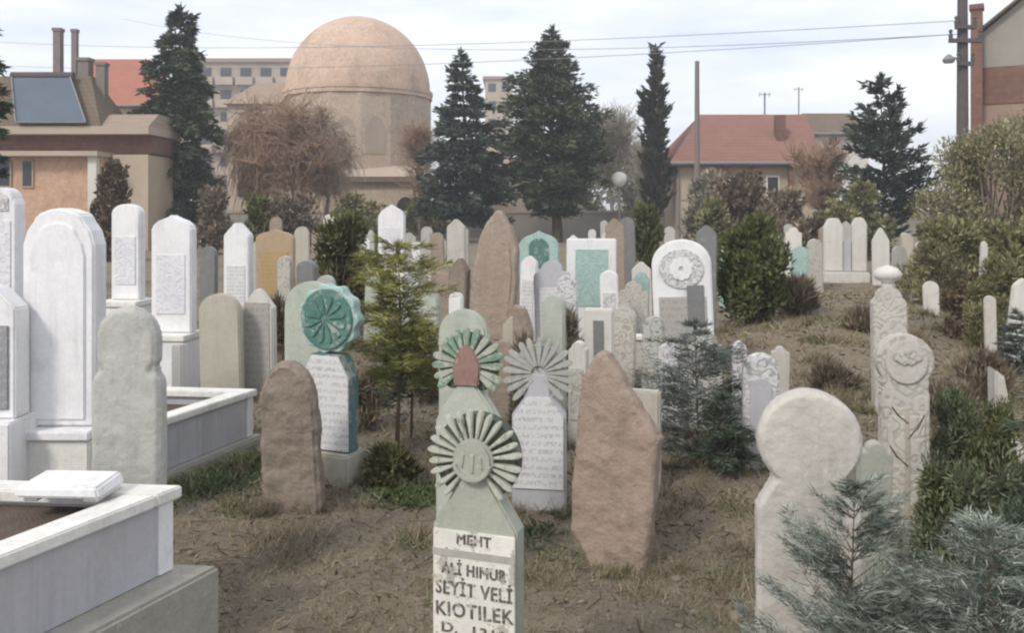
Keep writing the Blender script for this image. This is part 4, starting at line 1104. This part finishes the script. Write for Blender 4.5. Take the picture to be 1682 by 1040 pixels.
# further rows, small in the picture
far = [(540, 24, 20, 352, rd, 'marble_warm', 'tiny aged stone behind the brownish olive shrub'), (602, 19, 18, 392, gb, 'marble', 'tiny white wing like stone left of the two tiered headstone'),
       (700, 26, 20, 372, rd, 'grey', 'tiny grey stone in front of the dark open fir'), (826, 24, 20, 378, gb, 'pale', 'tiny pale stone just behind the tall brown slab'),
       (944, 22, 18, 386, gb, 'marble', 'tiny white post stone under the broad fir'), (1000, 26, 16, 376, rd, 'grey', 'tiny grey round stone near the globe lamp'), (1020, 18, 24, 404, gb, 'marble_warm', 'tiny pale stone left of the small juniper'),
       (1100, 24, 18, 372, rd, 'pale', 'tiny pale round stone right of the small juniper'), (1180, 26, 20, 366, gb, 'beige', 'tiny beige stone between medallion headstone and teal one'), (1372, 27, 20, 372, rd, 'greydark', 'tiny dark stone seen between the pair of shafts'),
       (1492, 20, 20, 384, rd, 'beige', 'tiny beige stone under the pine foot'), (1512, 17, 18, 396, gb, 'marble_warm', 'tiny pale pointed stone beside the low olive shrub'), (868, 16, 22, 404, fl, 'lilac', 'tiny lilac post stone left of the teal arched headstone')]
for px, Y, wpx, top, kd, m, lab in far: simple(lab, px, Y, wpx, top, kd, m, -12, .1)

mid = [(842, 6.9, 34, 520, shd, 'beige', None, 'squat beige stone below the foot of the tall brown slab'), (818, 5.6, 40, 560, rd, 'brownlite', None, 'short pinkish stone between green fan and grey sunburst'),
       (936, 7.6, 34, 452, rd, 'ornwhite', None, 'small carved white round stone between pale lilac headstone and white framed one'), (1022, 7.2, 40, 500, gb, 'ornpale', None, 'pale carved gabled stone just beyond the slotted one'),
       (1072, 6.8, 38, 520, rd, 'orngrey', None, 'grey carved round stone touching the medallion headstone'), (1004, 8.8, 30, 442, og, 'marble', 'ornwhite', 'slim white ogee stone beside the white framed headstone'),
       (950, 5.9, 34, 560, shd, 'marble_warm', 'ornpale', 'low worn cream stone before the slotted headstone'), (1098, 6.3, 36, 560, og, 'ornwhite', None, 'low white carved stone at the foot of the medallion headstone'),
       (866, 9.6, 30, 420, gb, 'marble', 'inkw', 'slim white lettered stone behind the short brown broken one'), (1052, 10.5, 28, 446, shd, 'tealpale', None, 'pale turquoise stone right of the white framed headstone'),
       (1194, 12.5, 26, 404, rd, 'tealpale', None, 'pale turquoise round stone left of the large juniper'), (1312, 12.5, 30, 402, og, 'tealpale', None, 'pale turquoise pointed stone right of the large juniper'),
       (1340, 14.5, 26, 392, rd, 'ornpale', None, 'carved pale round stone beside the pair of white shafts'), (1410, 19, 24, 380, shd, 'greydark', None, 'dark stone behind the pair of white shafts'),
       (1476, 13.5, 26, 404, rd, 'grey', None, 'grey round stone right of the pale pointed small headstone'), (1508, 12, 26, 420, gb, 'ornpale', None, 'carved pale stone under the low olive shrub'),
       (674, 10.5, 30, 424, shd, 'ornwhite', None, 'carved white low stone at the foot of the two tiered white headstone'), (612, 9.6, 32, 436, rd, 'mint', None, 'pale mint round stone behind the yellow green pine'),
       (724, 9.8, 34, 432, rd, 'brownlite', None, 'pinkish round stone behind the yellowish green washed one'), (540, 8.2, 34, 452, rd, 'grey', None, 'grey round stone among the brownish olive shrub boughs'),
       (296, 6.9, 30, 566, fl, 'marble_warm', None, 'short aged block stone before the arched monument pedestal'), (470, 10, 28, 420, rd, 'ornpale', None, 'small carved pale stone in front of the tan headstone')]
for px, Y, wpx, top, kd, m, pan, lab in mid: simple(lab, px, Y, wpx, top, kd, m, -12, .09, pan)

rng_ = random.Random(77)
for i_ in range(26):
    px = rng_.choice([rng_.uniform(330, 760), rng_.uniform(820, 1110), rng_.uniform(1270, 1520)]); Y = rng_.uniform(16, 34)
    t = simple('tiny weathered stone lost in the crowded far rows', px, Y, rng_.uniform(14, 26) * 20 / Y, 340 + rng_.uniform(14, 42), rng_.choice([rd, gb, shd, rd]), rng_.choice(['marble_warm', 'grey', 'beige', 'pale', 'brownlite', 'greydark']), -12, .12)
    t['group'] = 'tiny stones of the far rows'

# ------------------------------------------------------------------ grave surrounds
def para(A, U, V, du0, du1, dv0, dv1, z0, z1, b, bev=None):
    p = lambda u_, v_, z: (A[0] + U[0] * u_ + V[0] * v_, A[1] + U[1] * u_ + V[1] * v_, z)
    q = [(du0, dv0), (du1, dv0), (du1, dv1), (du0, dv1)]
    b.hexa([p(*i, z0) for i in q], [p(*i, z1) for i in q]); return b
def surround(label, A, U, V, ln, wd, zb, zt_, soil, found):
    t = empty('grave_surround', (A[0], A[1], 0)); tag(t, label, 'grave surround', 'marble grave surrounds')
    O = (0, 0)
    if found:
        f = para(O, U, V, -ln - .1, found[0], -found[1], wd + .08, -.2, zb, MB()).bevel(.012, 2).build('foundation', M['concrete'], t)
    tk = .07
    def wall(name, u0, u1, v0, v1):
        w_ = para(O, U, V, u0, u1, v0, v1, zb + .001, zt_ - .045, MB()).bevel(.004, 1).build(name, M['lilac'], t)
        return w_
    wall('side_wall', -ln, -tk - .001, 0, tk); wall('side_wall', -ln, -tk - .001, wd - tk, wd)
    wall('end_wall', -tk, 0, 0, wd); wall('end_wall', -ln, -ln + tk, tk + .002, wd - tk - .002)
    # a slim corner post stands proud of the side wall
    para(O, U, V, -.06, .006, -.006, .06, zb + .002, zt_ - .046, MB()).bevel(.004, 1).build('corner_post', M['marble'], t)
    def cap(u0, u1, v0, v1): para(O, U, V, u0, u1, v0, v1, zt_ - .044, zt_, MB()).bevel(.006, 2).build('coping', M['cap'], t)
    cap(-ln, -.1, -.025, tk + .025); cap(-ln, -.1, wd - tk - .025, wd + .025); cap(-.098, .025, -.025, wd + .025)
    para(O, U, V, -ln + tk + .003, -tk - .003, tk + .003, wd - tk - .003, zt_ - .3, zt_ - soil, MB()).build('grave_bed', M['gravesoil'], t)
    return t
Y = 3.2; A = (X(281, Y), Y)
U = Vector((.40, .916)).normalized(); V = Vector((-.996, .09)).normalized()
zb = Zp(938, Y); zt_ = Zp(800, Y)
surround('nearest grave surround of grey marble with white coping on a concrete footing', A, U, V, 2.3, 1.25, zb, zt_, .06, (.07, .135))
Y = 6.05; A2 = (X(414, Y), Y)
U2 = Vector((.33, .944)).normalized()
surround('further grave surround of grey marble with white coping, dark bed inside', A2, U2, Vector((-.99, .12)), 1.45, 1.5, Zp(716, Y), Zp(640, Y), .1, (.06, .06))
# stone pillow lying on the coping
Y = 3.08
t = empty('marble_pillow', (X(112, Y), Y, zt_ + .001), (0, 0, R(-3))); tag(t, 'white marble pillow block lying across the nearest grave surround', 'marble block')
w = Wd(142, Y)
MB().box((-w / 2 + .02, -.05, 0), (-w / 2 + .07, .12, .02)).box((w / 2 - .07, -.05, 0), (w / 2 - .02, .12, .02)).bevel(.003, 1).build('foot', M['cap'], t)
MB().hexa([(-w / 2, -.08, .021), (w / 2, -.08, .021), (w / 2, .11, .021), (-w / 2, .11, .021)], [(-w / 2 + .01, -.075, .058), (w / 2 - .01, -.075, .058), (w / 2 - .012, .1, .066), (-w / 2 + .012, .1, .066)]).bevel(.008, 3).build('slab', M['marble'], t)
# low box grave in front of the slim posts
Y = 8.3
t = empty('grave_surround', (X(1046, Y), Y, gz(X(1046, Y), Y)), (0, 0, R(-8))); tag(t, 'low pale stone grave box between the slotted and medallion headstones', 'grave surround', 'marble grave surrounds')
w = Wd(78, Y)
MB().box((-w / 2, 0, -.1), (w / 2, .09, .28)).bevel(.008, 1).build('end_wall', M['ornpale'], t)
MB().box((-w / 2 - .02, -.02, .281), (w / 2 + .02, .11, .33)).bevel(.008, 1).build('coping', M['cap'], t)
for s in (-1, 1):
    MB().box((s * w / 2 - .045, .092, -.1), (s * w / 2 + .045, 1.7, .28)).build('side_wall', M['grey'], t)
MB().box((-w / 2 + .05, .1, -.1), (w / 2 - .05, 1.7, .2)).build('grave_bed', M['gravesoil'], t)

# ------------------------------------------------------------------ near plants
sp = lambda q: np.interp(q, [0, .15, .5, .8, 1], [.7, 1.0, .8, .45, .05])
conifer('pine_sapling', 'young yellow green pine with sparse dark lower boughs beside the teal disc headstone', 656, 5.4, 392, 64, M['yellowpine'], 61, nwh=22, nb=8, dens=120, L=.07, Wt=.0065, droop=.25, rise=.5, bare=.34, cat='sapling', rk=.8, jit=.55,
        prof=lambda q: np.interp(q, [0, .3, .45, .7, .88, 1], [.7, .8, .9, 1.0, .85, .3]))
conifer('pine_sapling', 'thin dark boughed pine sapling standing just behind the yellow green one', 676, 5.9, 500, 66, M['pinedark'], 62, nwh=12, nb=6, dens=70, L=.07, Wt=.008, droop=.12, rise=.15, bare=.32, cat='sapling', rk=.9, jit=.4, prof=lambda q: np.interp(q, [0, .3, .7, 1], [.9, 1.0, .7, .1]))
conifer('spruce_sapling', 'wispy blue grey spruce sapling in front of the medallion headstone', 1144, 5.3, 520, 80, M['spruce'], 63, nwh=20, nb=7, dens=105, L=.05, Wt=.007, droop=.2, rise=.45, bare=.06, cat='sapling', rk=.7, jit=.4, prof=lambda q: np.interp(q, [0, .15, .5, .75, .9, 1], [.8, 1.05, 1.0, .7, .35, .05]))
conifer('spruce_sapling', 'smaller dark green spruce seedling at the foot of the blue grey one', 1188, 5.0, 640, 62, M['pinedark'], 64, nwh=14, nb=7, dens=100, L=.05, Wt=.007, droop=.2, rise=.4, bare=.06, cat='sapling', rk=.7, jit=.35)
conifer('cedar_sapling', 'blue green cedar sapling crossing the lower body of the big pale round headed stone', 1408, 2.15, 770, 150, M['cedar'], 65, nwh=34, nb=9, dens=190, L=.03, Wt=.0032, droop=.1, rise=.7, bare=.1, cat='sapling', rk=.55, jit=.4, prof=lambda q: np.interp(q, [0, .2, .6, .85, 1], [1.0, 1.0, .75, .4, .08]))
conifer('cedar_sapling', 'bushy blue green cedar sapling in the near corner', 1612, 2.0, 838, 190, M['cedar'], 66, nwh=32, nb=10, dens=210, L=.03, Wt=.0032, droop=.15, rise=.5, bare=.08, cat='sapling', rk=.55, jit=.4, prof=lambda q: np.interp(q, [0, .25, .65, .85, 1], [1.0, 1.0, .85, .5, .1]))
conifer('pine_sapling', 'dark green pine whose boughs enter from the side edge', 1732, 3.4, 480, 118, M['pinedark'], 67, nwh=18, nb=8, dens=110, L=.075, Wt=.006, droop=.2, rise=.3, bare=.12, cat='sapling', rk=.9, jit=.35)
conifer('spruce_sapling', 'soft blue grey young spruce at the edge beneath the yellow olive tree', 1668, 7.0, 505, 34, M['spruce'], 68, nwh=14, nb=7, dens=80, L=.06, Wt=.009, droop=.2, rise=.4, bare=.08, cat='sapling', rk=.7)
# bare stem standing between stones
Y = 2.35
x = X(1489, Y); t = empty('bare_stem', (x, Y, gz(x, Y))); tag(t, 'thin pale bare stem standing upright in front of the carved medallion stone', 'bare sapling')
h = Zp(676, Y) - t.location.z
rng = random.Random(5)
pts = [(.006 * math.sin(q * 9), .004 * math.cos(q * 7), h * q) for q in np.linspace(0, 1, 14)]
MB().tube([(0, 0, -.1)] + pts, [.0135] * 2 + [.0135 - .008 * q for q in np.linspace(0, 1, 13)], 8).build('stem', M['stick'], t, True)
b = MB()
for zq, az, ln in ((.93, .4, .07), (.86, 2.6, .06), (.97, 3.0, .05), (.62, .2, .05), (.5, 3.3, .045), (.3, .9, .05)):
    p0 = Vector((.004, 0, h * zq)); d = Vector((math.cos(az), .3, .8)).normalized()
    b.tube([p0, p0 + d * ln * .6, p0 + d * ln + Vector((0, 0, ln * .2))], [.004, .003, .002], 5)
b.build('twig', M['bark'], t)
bush('shrub', 'low dull green shrub behind the near corner cedar', 1598, 3.3, 742, 120, M['dullgreen'], 71, 9500, 40, .032, .008, flat=.8, updir=.8, fill=.3)
bush('shrub', 'low grey green shrub at the edge below the boughs of the dark pine', 1690, 2.9, 800, 90, M['pinedark'], 72, 8000, 32, .034, .007, flat=.8, updir=.8, fill=.3)
bush('shrub', 'low green weeds clump beneath the young yellow green pine', 640, 5.1, 742, 52, M['olivepine'], 73, 2600, 18, .05, .016, flat=.8, cat='weed clump')

for px, Y, top, half, m, lab in ((1540, 11.5, 398, 60, 'olive', 'yellow green low shrub below the airy yellow olive tree'), (1640, 9.0, 430, 60, 'olivedark', 'olive low shrub at the edge in front of the airy tree'),
    (1575, 4.6, 640, 60, 'dullgreen', 'low olive shrub behind the bare stem'), (1640, 4.0, 660, 60, 'juniper', 'low dark green shrub under the dark pine boughs'), (1540, 3.4, 760, 44, 'juniper', 'small dark green shrub beside the bare stem')):
    bush('shrub', lab, px, Y, top, half, M[m], int(px * 7), 9000, 44, .0055 * Y + .01, .0012 * Y + .003, flat=.8, updir=.9, fill=.26)
M['palebrush'] = mat_leaf('pale_brush', (.15, .145, .1), (.24, .225, .165), (.34, .32, .25), .8)
M['drybrush'] = mat_leaf('dry_brush', (.12, .095, .065), (.2, .16, .115), (.3, .25, .19), 2)
for px, Y, top, half, m, n, lab in (
    (960, 60, 262, 60, 'palebrush', 3600, 'pale grey green brush beyond the boundary wall near the globe lamp'), (1040, 66, 236, 60, 'palebrush', 3600, 'pale grey green brush beyond the boundary wall behind the thin cypress'),
    (846, 64, 300, 50, 'palebrush', 2600, 'pale brush beyond the boundary wall in front of the beige house'), (700, 44, 318, 40, 'olivedark', 2200, 'olive shrub at the foot of the dark open fir'),
    (352, 30, 312, 34, 'drybrush', 2600, 'dry brown brush beside the tallest dark fir'), (480, 31, 320, 60, 'drybrush', 3600, 'dry brown brush beneath the bare weeping trees'),
    (1160, 36, 282, 44, 'palebrush', 2600, 'pale brush at the foot of the slim grey pole'), (1290, 30, 316, 56, 'drybrush', 3200, 'dry brown brush in front of the dull red roofed house'),
    (1180, 22, 330, 40, 'olivedark', 3000, 'olive brush between the small juniper and the large one'), (1330, 20, 360, 40, 'drybrush', 2400, 'dry brush on the mound behind the slender post headstone')):
    bush('brush', lab, px, Y, top, half, M[m], int(px), n, 24, .006 * Y, .003 * Y, flat=.7, fill=.34)
for px, Y, top, half, lab in (
    (1560, 5.6, 640, 46, 'dry weed clump beyond the carved medallion stone'), (1612, 6.4, 590, 44, 'dry weed clump between the dead shrub and the low boulder'), (1370, 7.0, 612, 40, 'dry weed clump behind the big pale round headed stone'),
    (1300, 10.5, 470, 40, 'dry weed clump beside the large juniper'), (862, 5.6, 560, 26, 'dry weed clump behind the worn grey sunburst'), (600, 6.2, 620, 30, 'dry weed clump behind the teal disc headstone'),
    (700, 6.8, 560, 30, 'dry weed clump behind the green fan headstone'), (1430, 9.0, 520, 36, 'dry weed clump left of the turban finial stone'), (932, 7.4, 520, 22, 'dry weed clump beside the narrow slotted headstone'), (462, 9.0, 500, 26, 'dry weed clump behind the pointed arch headstone')):
    bush('weed_clump', lab, px, Y, top, half, M['drybrush'], int(px * 3), 2200, 18, .014 * Y, .0018 * Y, cat='weed clump', flat=.7, updir=1.3, fill=.4, mb='twig')

# ------------------------------------------------------------------ ground cover
def scatter(n, y0, y1, rng, half=.62, pw=1.0):
    u = rng.uniform(0, 1, n) ** pw
    y = y0 * (y1 / y0) ** u
    return rng.uniform(-half, half, n) * (y + .4), y
rng = np.random.default_rng(2)
A_ = np.array(A); 
def in_boxes(x, y):
    r = np.zeros(len(x), bool)
    for A0, U0, V0, ln, wd in ((A, U, V, 2.45, 1.4), (A2, U2, Vector((-.99, .12)), 1.6, 1.6)):
        d = U0[0] * V0[1] - U0[1] * V0[0]; dx, dy = x - A0[0], y - A0[1]
        u = (dx * V0[1] - dy * V0[0]) / d; v = (U0[0] * dy - U0[1] * dx) / d
        r |= (u < .12) & (u > -ln) & (v > -.18) & (v < wd)
    return r
def cover(name, label, cat, n, y0, y1, m, L, Wt, up, clumps=None, seed=1, half=.62):
    rng = np.random.default_rng(seed)
    if clumps is None: x, y = scatter(n, y0, y1, rng, half)
    else:
        c = np.array(clumps); k = rng.integers(0, len(c), n)
        x = c[k, 0] + rng.normal(0, 1, n) * c[k, 2]; y = c[k, 1] + rng.normal(0, 1, n) * c[k, 3]
    dens = np.array([mnoise.noise(Vector((a * 1.6, b * 1.6, seed))) for a, b in zip(x, y)])
    keep = ~in_boxes(x, y) & ((dens + rng.uniform(-.35, .45, n)) > -.05)
    x, y = x[keep], y[keep]
    z = np.array([gz(a, b) for a, b in zip(x, y)]) - .004
    P = np.stack([x, y, z], 1); nn = len(x)
    D = rng.normal(0, 1, (nn, 3)); D[:, 2] = np.abs(rng.normal(up, .3, nn))
    sz = np.clip(y / 4, .8, 3)
    o = blades(name, P, D, L * sz ** .5 * rng.uniform(.4, 1.5, nn), Wt * sz * rng.uniform(.7, 1.4, nn), m, None, rng, False)
    tag(o, label, cat, kind='stuff')
cover('dry_grass', 'thin dead straw coloured grass over the bare soil', 'grass', 210000, 1.9, 16, M['straw'], .048, .003, .3, None, 3)
tufts = [(rng.uniform(-.55, .6) * q, q, rng.uniform(.03, .09), rng.uniform(.03, .09)) for q in rng.uniform(2.2, 10, 300)]
cover('grass_tufts', 'short upright tufts of dead grass dotted over the soil', 'grass', 56000, 0, 0, M['straw'], .08, .0034, 1.3, tufts, 4)
cover('green_tufts', 'short green grass tufts dotted between the graves', 'grass', 22000, 0, 0, M['weed'], .05, .004, 1.0, tufts[::3], 24)
rb = np.random.default_rng(12)
around = [(x_ + rb.uniform(-.2, .2), y_ - rb.uniform(.02, .12), .045, .025) for x_, y_ in BASES for _ in range(4)]
cover('base_tufts', 'dead grass grown up around the feet of the headstones', 'grass', 42000, 0, 0, M['straw'], .075, .0032, 1.2, around, 14)
cover('base_weeds', 'dull green weeds grown up around the feet of the headstones', 'weeds', 16000, 0, 0, M['olivedark'], .05, .008, .8, around[::2], 15)
cover('green_weeds', 'low green weeds growing along the foot of the further grave surround', 'weeds', 16000, 0, 0, M['weed'], .05, .012, .7,
      [(X(345, 5.4), 5.4, .2, .12), (X(305, 5.0), 5.0, .14, .12), (X(385, 5.5), 5.5, .14, .1), (X(330, 5.15), 5.15, .2, .08), (X(690, 4.9), 4.9, .12, .1), (X(905, 4.2), 4.2, .12, .1)], 5)
cover('sparse_weeds', 'sparse dull green weeds among the graves', 'weeds', 38000, 2.0, 15, M['olivedark'], .045, .009, .5, None, 6)
cover('dead_leaves', 'scattered brown dead leaves lying on the soil', 'leaves', 14000, 1.9, 12, M['brownleaf'], .032, .017, .15, None, 7)
rt = np.random.default_rng(31)
x, y = scatter(900, 2.0, 10, rt); kk = ~in_boxes(x, y)
tw_ = []
for a_, b_ in zip(x[kk], y[kk]):
    az = rt.uniform(0, 6.28); ln = rt.uniform(.03, .13); z_ = gz(a_, b_) + .006
    p0 = np.array([a_, b_, z_]); p1 = p0 + np.array([math.cos(az) * ln, math.sin(az) * ln, rt.uniform(-.002, .02)])
    p2 = p1 + np.array([math.cos(az + .5) * ln * .6, math.sin(az + .5) * ln * .6, rt.uniform(-.01, .005)])
    r_ = rt.uniform(.0012, .003); tw_ += [(p0, p1, r_, r_ * .8), (p1, p2, r_ * .8, r_ * .4)]
tag(sticks('fallen_twigs', tw_, M['bark'], None, 4), 'thin fallen twigs littering the soil', 'twigs', kind='stuff')
def clods():
    rng = np.random.default_rng(9); V_, F_ = [], []
    bm0 = bmesh.new(); bmesh.ops.create_icosphere(bm0, subdivisions=1, radius=1)
    base = np.array([v.co[:] for v in bm0.verts]); fc = np.array([[v.index for v in f.verts] for f in bm0.faces]); bm0.free()
    x, y = scatter(1500, 2.0, 12, rng)
    k = ~in_boxes(x, y)
    for a, b in zip(x[k], y[k]):
        s = rng.gamma(2, .0042) + .004
        p = base * (s * rng.uniform(.6, 1.3, 3)) * (1 + rng.normal(0, .16, (12, 1)))
        p[:, 2] *= .65; p += (a, b, gz(a, b) + s * .15)
        F_.append(fc + len(V_) * 12); V_.append(p)
    o = link('rubble', np_mesh('rubble', np.concatenate(V_), np.concatenate(F_)), M['rubble'])
    tag(o, 'small pebbles and clods scattered on the soil', 'rubble', kind='stuff')
clods()

# ------------------------------------------------------------------ air
hm = bpy.data.materials.new('air'); hm.use_nodes = True  # haze volume added to lift background blacks, in place of veiling glare
hn = hm.node_tree; hn.nodes.remove(hn.nodes['Principled BSDF'])
pv = hn.nodes.new('ShaderNodeVolumePrincipled')
pv.inputs['Color'].default_value = (.93, .95, 1, 1); pv.inputs['Density'].default_value = .0019
hn.links.new(pv.outputs['Volume'], hn.nodes['Material Output'].inputs['Volume'])
tag(MB().box((-540, -12, -1.3), (540, 730, 30)).build('haze', hm), 'thin pale added haze imitating veiling glare before the far houses', 'haze', kind='stuff')
